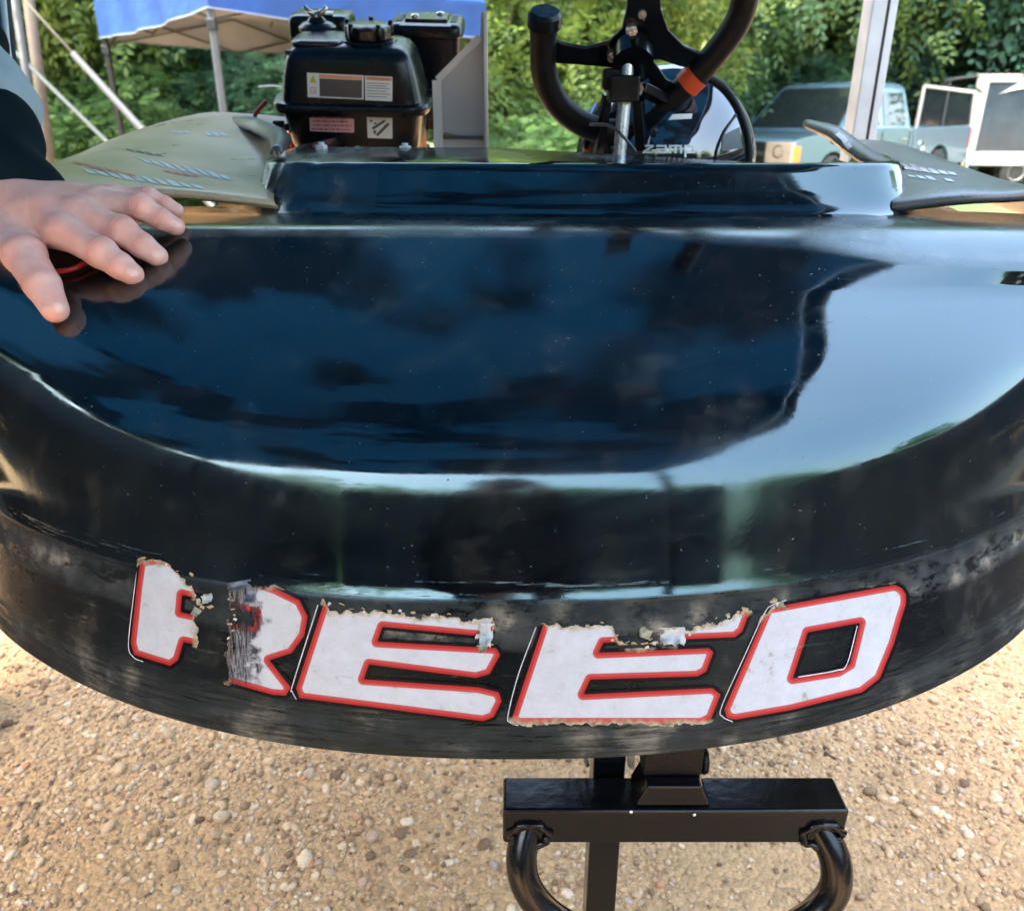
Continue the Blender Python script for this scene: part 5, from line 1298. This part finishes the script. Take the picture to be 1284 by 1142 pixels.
for x, y, s_ in spots:
    x += r.uniform(-3, 3); y += r.uniform(-4, 4); q = hit(nose_bvh, x, y, .001)
    w, h_ = r.uniform(.0012, .0030) * s_, r.uniform(.0006, .0018) * s_; a_ = r.gauss(0, .5)
    u = Vector((math.cos(a_), 0, math.sin(a_))); v = Vector((-math.sin(a_), 0, math.cos(a_))); lift = Vector((0, -1, .15)) * r.uniform(.0003, .0018) * s_
    G = [[q + u * (w * (i - 1)) + v * (h_ * (j - 1)) * r.uniform(.6, 1.3) + lift * ((j / 2) ** 2) for i in range(3)] for j in range(3)]
    mb.grid(G)
fk = mb.build('torn_flakes', M['flake'], kart, smooth=True); fk['kind'] = 'stuff'
mb = MB()
for x, y, s_ in spots[::3]:
    q = hit(nose_bvh, x + r.uniform(-4, 4), y + r.uniform(-3, 6), .0012); a_ = r.uniform(0, 3.14); s_ *= r.uniform(.0010, .0020)
    u = Vector((math.cos(a_), 0, math.sin(a_))) * s_; v = Vector((-math.sin(a_), 0, math.cos(a_))) * s_; l_ = Vector((0, -1, 0)) * s_ * .8
    mb.grid([[q - u - v, q - v, q + u - v], [q - u * .8, q + l_ * .5, q + u], [q - u * .6 + v + l_, q + v * 1.2 + l_, q + u * .7 + v]])
fk = mb.build('torn_flakes', M['flake_white'], kart, smooth=True); fk['kind'] = 'stuff'; fk['label'] = 'white torn flakes'
# larger peeled flaps of vinyl hanging from the rips
def flap(px, py, w, h_, curl, rot, mat, seed):
    q0 = hit(nose_bvh, px, py, .001); G = []
    u = Vector((math.cos(rot), 0, math.sin(rot))); v = Vector((math.sin(rot), 0, -math.cos(rot)))
    for j in range(9):
        t = j / 8; row = []
        for i in range(8):
            s_ = i / 7 - .5; edge = 1 + .35 * noise.noise(Vector((s_ * 5, t * 3, seed)))
            a_ = curl * t; out = (1 - math.cos(a_)) / curl; dn = math.sin(a_) / curl
            row.append(q0 + u * (s_ * w * (1 - .35 * t) * edge) + v * (dn * h_ * edge) + Vector((0, -1, .12)) * (out * h_ + .0008 * noise.noise(Vector((s_ * 9, t * 8, seed + 4))) + .0004))
        G.append(row)
    mb = MB(); mb.grid(G); return mb.build('peeled_flap', mat, kart, smooth=True, solid=.0003)
flap(612, 780, .014, .024, 1.5, -.15, M['flake_white'], 1); flap(603, 806, .010, .012, 2.2, .5, M['flake'], 2)
flap(259, 745, .012, .013, 2.4, .3, M['flake_white'], 3); flap(250, 762, .008, .010, 2.0, -.6, M['flake'], 4)
flap(842, 786, .026, .017, 1.3, .05, M['flake_white'], 5); flap(810, 788, .010, .013, 2.3, -.3, M['flake'], 6); flap(975, 755, .009, .006, 2.0, .6, M['flake'], 7)
flap(300, 728, .022, .012, 2.0, .2, M['flake_grey'], 8); flap(318, 736, .012, .016, 1.6, -.2, M['flake_grey'], 9)
# red loop and latch on the nose under the palm
a_ = [hit(nose_bvh, x, y, .006) for x, y in ((74, 346), (86, 345), (100, 341), (112, 334), (124, 330))]
mb = MB(); mb.tube(bez(a_, 24), .0032, 10); mb.build('red_cord', M['red_plastic'], kart, smooth=True)

# ------------------------------------------------------------------ people
def n2x(nt, tc):
    n = N(nt, 'TexNoise', Scale=70.0, Detail=3.0); L(nt, tc.outputs['Object'], n.inputs['Vector']); return n.outputs['Fac']
def skin_mat():
    m, nt, p = new_mat('skin'); tc = N(nt, 'TexCoord')
    n1 = N(nt, 'TexNoise', Scale=28.0, Detail=5.0); L(nt, tc.outputs['Object'], n1.inputs['Vector'])
    c = ramp(nt, n1.outputs['Fac'], [(.3, (.82, .41, .32)), (.5, (.86, .48, .385)), (.7, (.88, .53, .44))]); L(nt, c.outputs[0], p.inputs['Base Color'])
    kn = N(nt, 'Attribute', attribute_name='kn').outputs['Fac']; fs = N(nt, 'Attribute', attribute_name='fs').outputs['Fac']
    kx = N(nt, 'MixRGB'); km = N(nt, 'Math', operation='MULTIPLY'); L(nt, kn, km.inputs[0]); km.inputs[1].default_value = .55; L(nt, km.outputs[0], kx.inputs[0]); L(nt, c.outputs[0], kx.inputs[1]); kx.inputs[2].default_value = (.72, .27, .20, 1)
    n0 = N(nt, 'TexNoise', Scale=90.0, Detail=3.0); L(nt, tc.outputs['Object'], n0.inputs['Vector']); bl = ramp(nt, n0.outputs['Fac'], [(.42, g(0)), (.62, g(.30))])
    k2 = N(nt, 'MixRGB'); L(nt, bl.outputs[0], k2.inputs[0]); L(nt, kx.outputs[0], k2.inputs[1]); k2.inputs[2].default_value = (.74, .33, .27, 1); L(nt, k2.outputs[0], p.inputs['Base Color'])
    nd = N(nt, 'Math', operation='MULTIPLY_ADD'); L(nt, n2x(nt, tc), nd.inputs[0]); nd.inputs[1].default_value = .0016; L(nt, fs, nd.inputs[2])
    sn_ = N(nt, 'Math', operation='MULTIPLY'); L(nt, nd.outputs[0], sn_.inputs[0]); sn_.inputs[1].default_value = 2 * math.pi / .0021
    si = N(nt, 'Math', operation='SINE'); L(nt, sn_.outputs[0], si.inputs[0]); sk = N(nt, 'Math', operation='MULTIPLY'); L(nt, si.outputs[0], sk.inputs[0]); L(nt, kn, sk.inputs[1])
    p.inputs['Roughness'].default_value = .48; p.inputs['Subsurface Weight'].default_value = .25; p.inputs['Subsurface Radius'].default_value = (.012, .004, .002); p.inputs['Subsurface Scale'].default_value = .6
    n2 = N(nt, 'TexNoise', Scale=420.0, Detail=4.0); L(nt, tc.outputs['Object'], n2.inputs['Vector']); v = N(nt, 'TexVoronoi', Scale=520.0); L(nt, tc.outputs['Object'], v.inputs['Vector'])
    b = N(nt, 'Bump', Strength=.25, Distance=.0006); L(nt, n2.outputs['Fac'], b.inputs['Height']); b2 = N(nt, 'Bump', Strength=.2, Distance=.0004); L(nt, v.outputs['Distance'], b2.inputs['Height']); L(nt, b.outputs[0], b2.inputs['Normal'])
    b3 = N(nt, 'Bump', Strength=.55, Distance=.0005); L(nt, sk.outputs[0], b3.inputs['Height']); L(nt, b2.outputs[0], b3.inputs['Normal'])
    L(nt, b3.outputs[0], p.inputs['Normal']); return m
M['skin'] = skin_mat()
def cloth(name, c, var=.25, scale=12, bump=.5, bs=26):
    return simple(name, c, .9, 0, var, scale, bump, bs, ior=1.15)
M['jersey'] = cloth('black_jersey', (.006, .013, .018)); M['jersey_panel'] = cloth('navy_mottled_side_panel', (.022, .035, .055), .7, 22); M['jersey_grey'] = cloth('pale_grey_cloth', (.36, .42, .45), .15)
M['jeans'] = cloth('dark_trousers', (.02, .024, .035)); M['shorts'] = cloth('brown_shorts', (.10, .075, .05)); M['shirt_dark'] = cloth('charcoal_shirt', (.012, .013, .015)); M['hair'] = simple('dark_hair', (.02, .013, .009), .6, 0, .3, 60, .6, 200); M['shoe'] = simple('dark_shoe', (.02, .02, .022), .6)
M['nail'] = simple('fingernail', (.84, .50, .42), .32, 0, .05, 80)
def C(a, b, ra, rb, k=.02): return (tuple(a), tuple(b), ra, rb, k)
V3 = Vector
def bounds(caps, pad=.03):
    P = np.array([c[0] for c in caps] + [c[1] for c in caps]); r_ = max(max(c[2], c[3]) for c in caps) + pad; return P.min(0) - r_, P.max(0) + r_
def figure(base, face, sh, pose, name, h=.0105):
    """base: point between the feet, face: unit vector faced, pose: dict of joints"""
    lat = V3((face.y, -face.x, 0))                        # the figure's right... seen from above, towards its right hand
    j = {}
    lean = pose.get('lean', V3((0, 0, 0)))
    def P(f, r_, z): return base + face * f + lat * r_ + V3((0, 0, z * pose.get('hs', 1))) + lean * max(0, z - .1)
    j['pel'], j['waist'], j['chest'], j['neck'], j['head'] = P(0, 0, .95), P(0, 0, 1.10), P(.01, 0, 1.32), P(.0, 0, 1.50), P(.02, 0, 1.66)
    body, top, low = [], [], []
    tor = [C(P(0, -.08, .96), P(0, .08, .96), .125, .125, .04), C(P(0, -.06, 1.12), P(0, .06, 1.12), .115, .115, .08), C(P(.0, -.09, 1.30), P(.0, .09, 1.30), .125, .125, .08), C(P(0, -.14, 1.43), P(0, .14, 1.43), .062, .062, .07)]
    body += tor + [C(P(0, 0, 1.44), P(.01, 0, 1.56), .06, .055, .04), C(P(.0, 0, 1.69), P(.03, 0, 1.61), .095, .07, .03), C(P(.085, 0, 1.655), P(.105, 0, 1.635), .008, .014, .015)]
    for s_ in (-1, 1): body += [C(P(.0, s_ * .092, 1.65), P(-.005, s_ * .098, 1.67), .014, .016, .01), C(P(.088, s_ * .03, 1.67), P(.088, s_ * .032, 1.67), .010, .010, .006)]
    legs, feet = [], []
    for s_ in (-1, 1):
        hp, kn, an, to = P(0, s_ * .10, .93), P(.03, s_ * .12, .50), P(-.01, s_ * .13, .09), P(.15, s_ * .15, .04)
        legs += [C(hp, kn, .088, .060, .04), C(kn, an, .058, .040, .03)]; feet += [C(an, to, .046, .036, .03), C(P(-.05, s_ * .13, .04), to, .04, .038, .03)]
    arms = {}
    for s_, nm in ((-1, 'l'), (1, 'r')):
        shd = P(0, s_ * .19, 1.43); el, wr = pose[nm]; arms[nm] = (shd, el, wr)
        body += [C(shd, el, .052, .042, .04), C(el, wr, .042, .028, .03)]
    body += legs + feet
    t = thing('person', pose['label'], 'person', tuple(base))
    fat = lambda cs, d: [(a, b, ra + d, rb + d, k + .01) for a, b, ra, rb, k in cs]
    return t, P, tor, legs, feet, arms, body, fat
def mesh_of(caps, h, name, mat, par, extra=None):
    lo, hi = bounds(caps, .02); V, F = sdf_mesh(caps, lo, hi, h, extra); return np_mesh(name, V, F, mat, par, True)

# --- the helper at the left with his hand on the nose: a continuous body whose left arm and hand are finely modelled
pb = V3((-1.46, 1.50, 0)); fc = V3((.15, -1, 0)).normalized()
wr_, el_ = W(14, 258, .975), W(-62, 62, 1.10)
t1, P, tor, legs, feet, arms, body, fat = figure(pb, fc, 0, {'l': (el_, wr_), 'r': (pb + V3((-.10, -.02, 1.15)), pb + V3((-.12, -.16, .92))), 'lean': V3((.24, 0, 0)), 'label': 'person in dark jersey at the left edge resting a hand on the kart nose'}, 'person')
lo, hi = bounds(body, .02); Vb, Fb = sdf_mesh(body, lo, hi, .0115)
J = {'th': [(6, 292, .940), (30, 320, .905), (53, 357, .880), (69, 388, .868)], 'ix': [(80, 291, .925), (126, 317, .913), (150, 333, .910), (166, 344, .909)],
     'md': [(100, 268, .950), (152, 290, .938), (178, 308, .936), (197, 321, .937)], 'rg': [(122, 254, .975), (175, 260, .965), (200, 274, .970), (220, 284, .978)], 'pk': [(142, 249, 1.00), (184, 249, 1.0), (206, 257, 1.005), (221, 264, 1.01)]}
RD0 = {'th': [.021, .0205, .0178, .0135], 'ix': [.0175, .0158, .0140, .0118], 'md': [.0175, .0155, .0138, .0115], 'rg': [.016, .0140, .0125, .0105], 'pk': [.0145, .0118, .0105, .0088]}
RD = {k: [v * 1.07 for v in q] for k, q in RD0.items()}
caps = [C(el_.lerp(wr_, .55), wr_, .034, .029, .02), C(wr_, W(45, 270, .945), .030, .026, .03), C(W(30, 262, .97), W(90, 256, .985), .024, .020, .03)]
for k in ('ix', 'md', 'rg', 'pk'):
    q = [W(*p) for p in J[k]]; caps.append(C(wr_, q[0], .023, RD[k][0], .018))
q = [W(*p) for p in J['th']]; caps.append(C(wr_, q[0], .026, .022, .02)); caps.append(C(q[0], W(70, 292, .935), .016, .014, .02))
for k in ('th', 'ix', 'md', 'rg', 'pk'):
    q = [W(*p) for p in J[k]]; rr_ = RD[k]
    for i in range(3):
        caps.append(C(q[i], q[i + 1], rr_[i], rr_[i + 1], .0045 if i else .009))
    # knuckle swell
    caps.append(C(q[1] + V3((0, 0, .0015)), q[1] + V3((.001, 0, .0015)), rr_[1] * 1.02, rr_[1] * 1.02, .006))
lo, hi = bounds(caps, .004); Vh, Fh = sdf_mesh(caps, lo, hi, .0017)
Vall = np.concatenate([Vb, Vh]); me_b = np_mesh('body', Vb, Fb, M['skin'], t1, True)
kn_, fs_ = np.zeros(len(Vh)), np.zeros(len(Vh)); best = np.full(len(Vh), 9.)
for k in J:
    q = [np.array(W(*p)) for p in J[k]]; acc = 0.0
    for i in range(3):
        ab = q[i + 1] - q[i]; ln = np.linalg.norm(ab); t_ = np.clip(((Vh - q[i]) @ ab) / (ab @ ab), 0, 1); d_ = np.linalg.norm(Vh - q[i] - t_[:, None] * ab, axis=1)
        m_ = d_ < best; best[m_] = d_[m_]; s__ = acc + t_ * ln; fs_[m_] = s__[m_]
        kk = np.zeros(len(Vh))
        for jn, am in ((1, 1.0), (2, .8), (0, .5), (3, .35)):
            a0 = sum(np.linalg.norm(q[z + 1] - q[z]) for z in range(jn)); kk = np.maximum(kk, am * np.exp(-((s__ - a0) / .0055) ** 2))
        kn_[m_] = kk[m_]; acc += ln
hand = np_mesh('hand', Vh, Fh, M['skin'], t1, True, {'kn': kn_, 'fs': fs_}); md = hand.modifiers.new('s', 'SMOOTH'); md.iterations = 4; md.factor = .5
hbv = BVHTree.FromPolygons([Vector(v) for v in Vh], [tuple(f) for f in Fh])
for name_, c_ in (('ix', [(160, 334), (174, 341), (171, 349), (158, 343)]), ('md', [(191, 311), (205, 318), (203, 326), (189, 321)]), ('rg', [(214, 275), (228, 280), (227, 287), (213, 284)]), ('th', [(66, 378), (78, 382), (79, 393), (69, 392)])):
    G = []
    ok = True
    for j in range(6):
        row = []
        for i in range(7):
            u, v = i / 6 * 2 - 1, j / 5 * 2 - 1; sq = math.sqrt(max(0, 1 - .5 * v * v)); sv2 = math.sqrt(max(0, 1 - .5 * u * u)); u2, v2 = (u * sq + 1) / 2, (v * sv2 + 1) / 2
            x = (c_[0][0] * (1 - u2) + c_[1][0] * u2) * (1 - v2) + (c_[3][0] * (1 - u2) + c_[2][0] * u2) * v2; y = (c_[0][1] * (1 - u2) + c_[1][1] * u2) * (1 - v2) + (c_[3][1] * (1 - u2) + c_[2][1] * u2) * v2
            q = hit(hbv, x, y, .0004); ok &= q is not None; row.append(q)
        G.append(row)
    if ok: mb = MB(); mb.grid(G); mb.build('nail', M['nail'], hand, smooth=True)
sh_, e_, w_ = arms['l']
def wr_noise(amp, fr, o):
    def f(Pn, D):
        x, y, z = Pn[..., 0], Pn[..., 1], Pn[..., 2]
        return D + amp * (np.sin(x * fr + 2 * np.sin(z * fr * .6 + o)) * np.sin(z * fr * .9 + y * fr * .4 + o) + .5 * np.sin((x + y) * fr * 1.9 + z * fr * 1.3 + o))
    return f
torso = fat(tor, .016) + [C(P(0, .19, 1.43), P(0, .24, 1.30), .065, .060, .03)]
mesh_of(torso, .010, 'jersey', M['jersey_panel'], t1, wr_noise(.004, 28, 1))
mesh_of([C(arms['r'][0], arms['r'][1], .066, .056, .03), C(arms['r'][1], arms['r'][2].lerp(arms['r'][1], .2), .055, .046, .03)], .010, 'sleeve', M['jersey'], t1, wr_noise(.004, 34, 2))
cuff = w_ + (e_ - w_) * .10
sl = mesh_of([C(sh_, e_, .070, .064, .03), C(e_, W(-8, 170, 1.02), .062, .052, .03), C(W(-4, 170, 1.02), W(10, 236, .985), .048, .045, .02), C(W(13, 236, .985), W(48, 238, .985), .040, .034, .03)], .006, 'sleeve', M['jersey'], t1, wr_noise(.0035, 46, .5))
ab = W(-40, 105, 1.075); 
band = mesh_of([C(W(-52, 88, 1.09), W(-14, 140, 1.045), .0665, .0645, .02)], .006, 'sleeve_band', M['jersey_grey'], t1, wr_noise(.003, 46, .5))
slb = bvh_of(sl)
pp = [hit(slb, x, y, .001) for x, y in ((22, 150), (31, 165), (38, 182), (44, 200), (48, 214))]; pp = [p for p in pp if p]
mesh_of(fat(legs, .014) + [C(P(0, -.08, .97), P(0, .08, .97), .145, .145, .05)], .012, 'trousers', M['jeans'], t1, wr_noise(.004, 22, 3))
mesh_of(fat(feet, .008), .008, 'shoes', M['shoe'], t1)
mesh_of([C(P(-.012, 0, 1.70), P(-.02, 0, 1.68), .104, .10, .02), C(P(-.05, 0, 1.62), P(-.05, 0, 1.64), .07, .08, .03)], .008, 'hair', M['hair'], t1, lambda Pn, D: np.maximum(D, ((Pn - np.array(P(.03, 0, 1.64))) @ np.array(fc * .8 + V3((0, 0, -.6))))  ) + .003 * np.sin(Pn[..., 0] * 160) * np.sin(Pn[..., 2] * 130))
# straight side piping of the jersey
a2, b2 = W(24, 150, 1.20), W(1, -30, 1.20)
mb = MB(); mb.tube([a2, (a2 + b2) / 2 + V3((-.004, 0, 0)), b2], .0045, 8); pipe = mb.build('piping', M['label_white'], t1, smooth=True)
mesh_of([C(W(-60, 160, 1.27), W(-80, -60, 1.27), .098, .098, .03)], .009, 'jersey_side_panel', M['jersey_panel'], t1, wr_noise(.003, 40, 2))

# --- the photographer, standing behind the camera; seen only as the dark shape mirrored in the nose
pb2 = V3((-.05, -.56, 0)); f2 = V3((0, 1, 0))
t2, P, tor, legs, feet, arms, body, fat = figure(pb2, f2, 0, {'l': (V3((-.30, -.36, 1.08)), V3((-.075, -.07, 1.27))), 'r': (V3((.22, -.36, 1.08)), V3((.075, -.07, 1.27))), 'hs': .91, 'label': 'photographer in charcoal shirt and brown shorts holding up a phone'}, 'person')
lo, hi = bounds(body, .02)
for s_ in (-1, 1):
    w0 = V3((s_ * .075, -.07, 1.27))
    body += [C(w0, V3((s_ * .058, -.035, 1.34)), .026, .020, .02)] + [C(V3((s_ * .056, -.030 - .0 * i, 1.322 + .018 * i)), V3((s_ * .034, -.018 - .012, 1.322 + .018 * i)), .0085, .007, .006) for i in range(4)]
Vb, Fb = sdf_mesh(body, lo, hi, .0115); np_mesh('body', Vb, Fb, M['skin'], t2, True)
mesh_of(fat(tor, .02) + [C(arms[n_][0], arms[n_][1], .068, .056, .03) for n_ in 'lr'] + [C(arms[n_][1], arms[n_][2].lerp(arms[n_][1], .12), .056, .042, .03) for n_ in 'lr'], .011, 'shirt', M['shirt_dark'], t2, wr_noise(.004, 30, 2))
mesh_of([C(P(0, -.08, .95), P(0, .08, .95), .148, .148, .05)] + [C(P(0, s_ * .10, .92), P(.03, s_ * .12, .55), .112, .095, .03) for s_ in (-1, 1)], .012, 'shorts', M['shorts'], t2, wr_noise(.004, 22, 3))
mesh_of(fat(feet, .008), .009, 'shoes', M['shoe'], t2)
mesh_of([C(P(-.012, 0, 1.70), P(-.02, 0, 1.68), .104, .10, .02)], .009, 'hair', M['hair'], t2, lambda Pn, D: np.maximum(D, ((Pn - np.array(P(.03, 0, 1.64))) @ np.array(f2 * .8 + V3((0, 0, -.6))))))
ph = thing('phone', 'black smartphone held upright by the photographer', 'phone', (0, -.02, 1.27))
mb = MB(); mb.box((0, -.026, H - .008), (.072, .008, .150)); mb.build('case', M['black_plastic'], ph, bevel=.003)
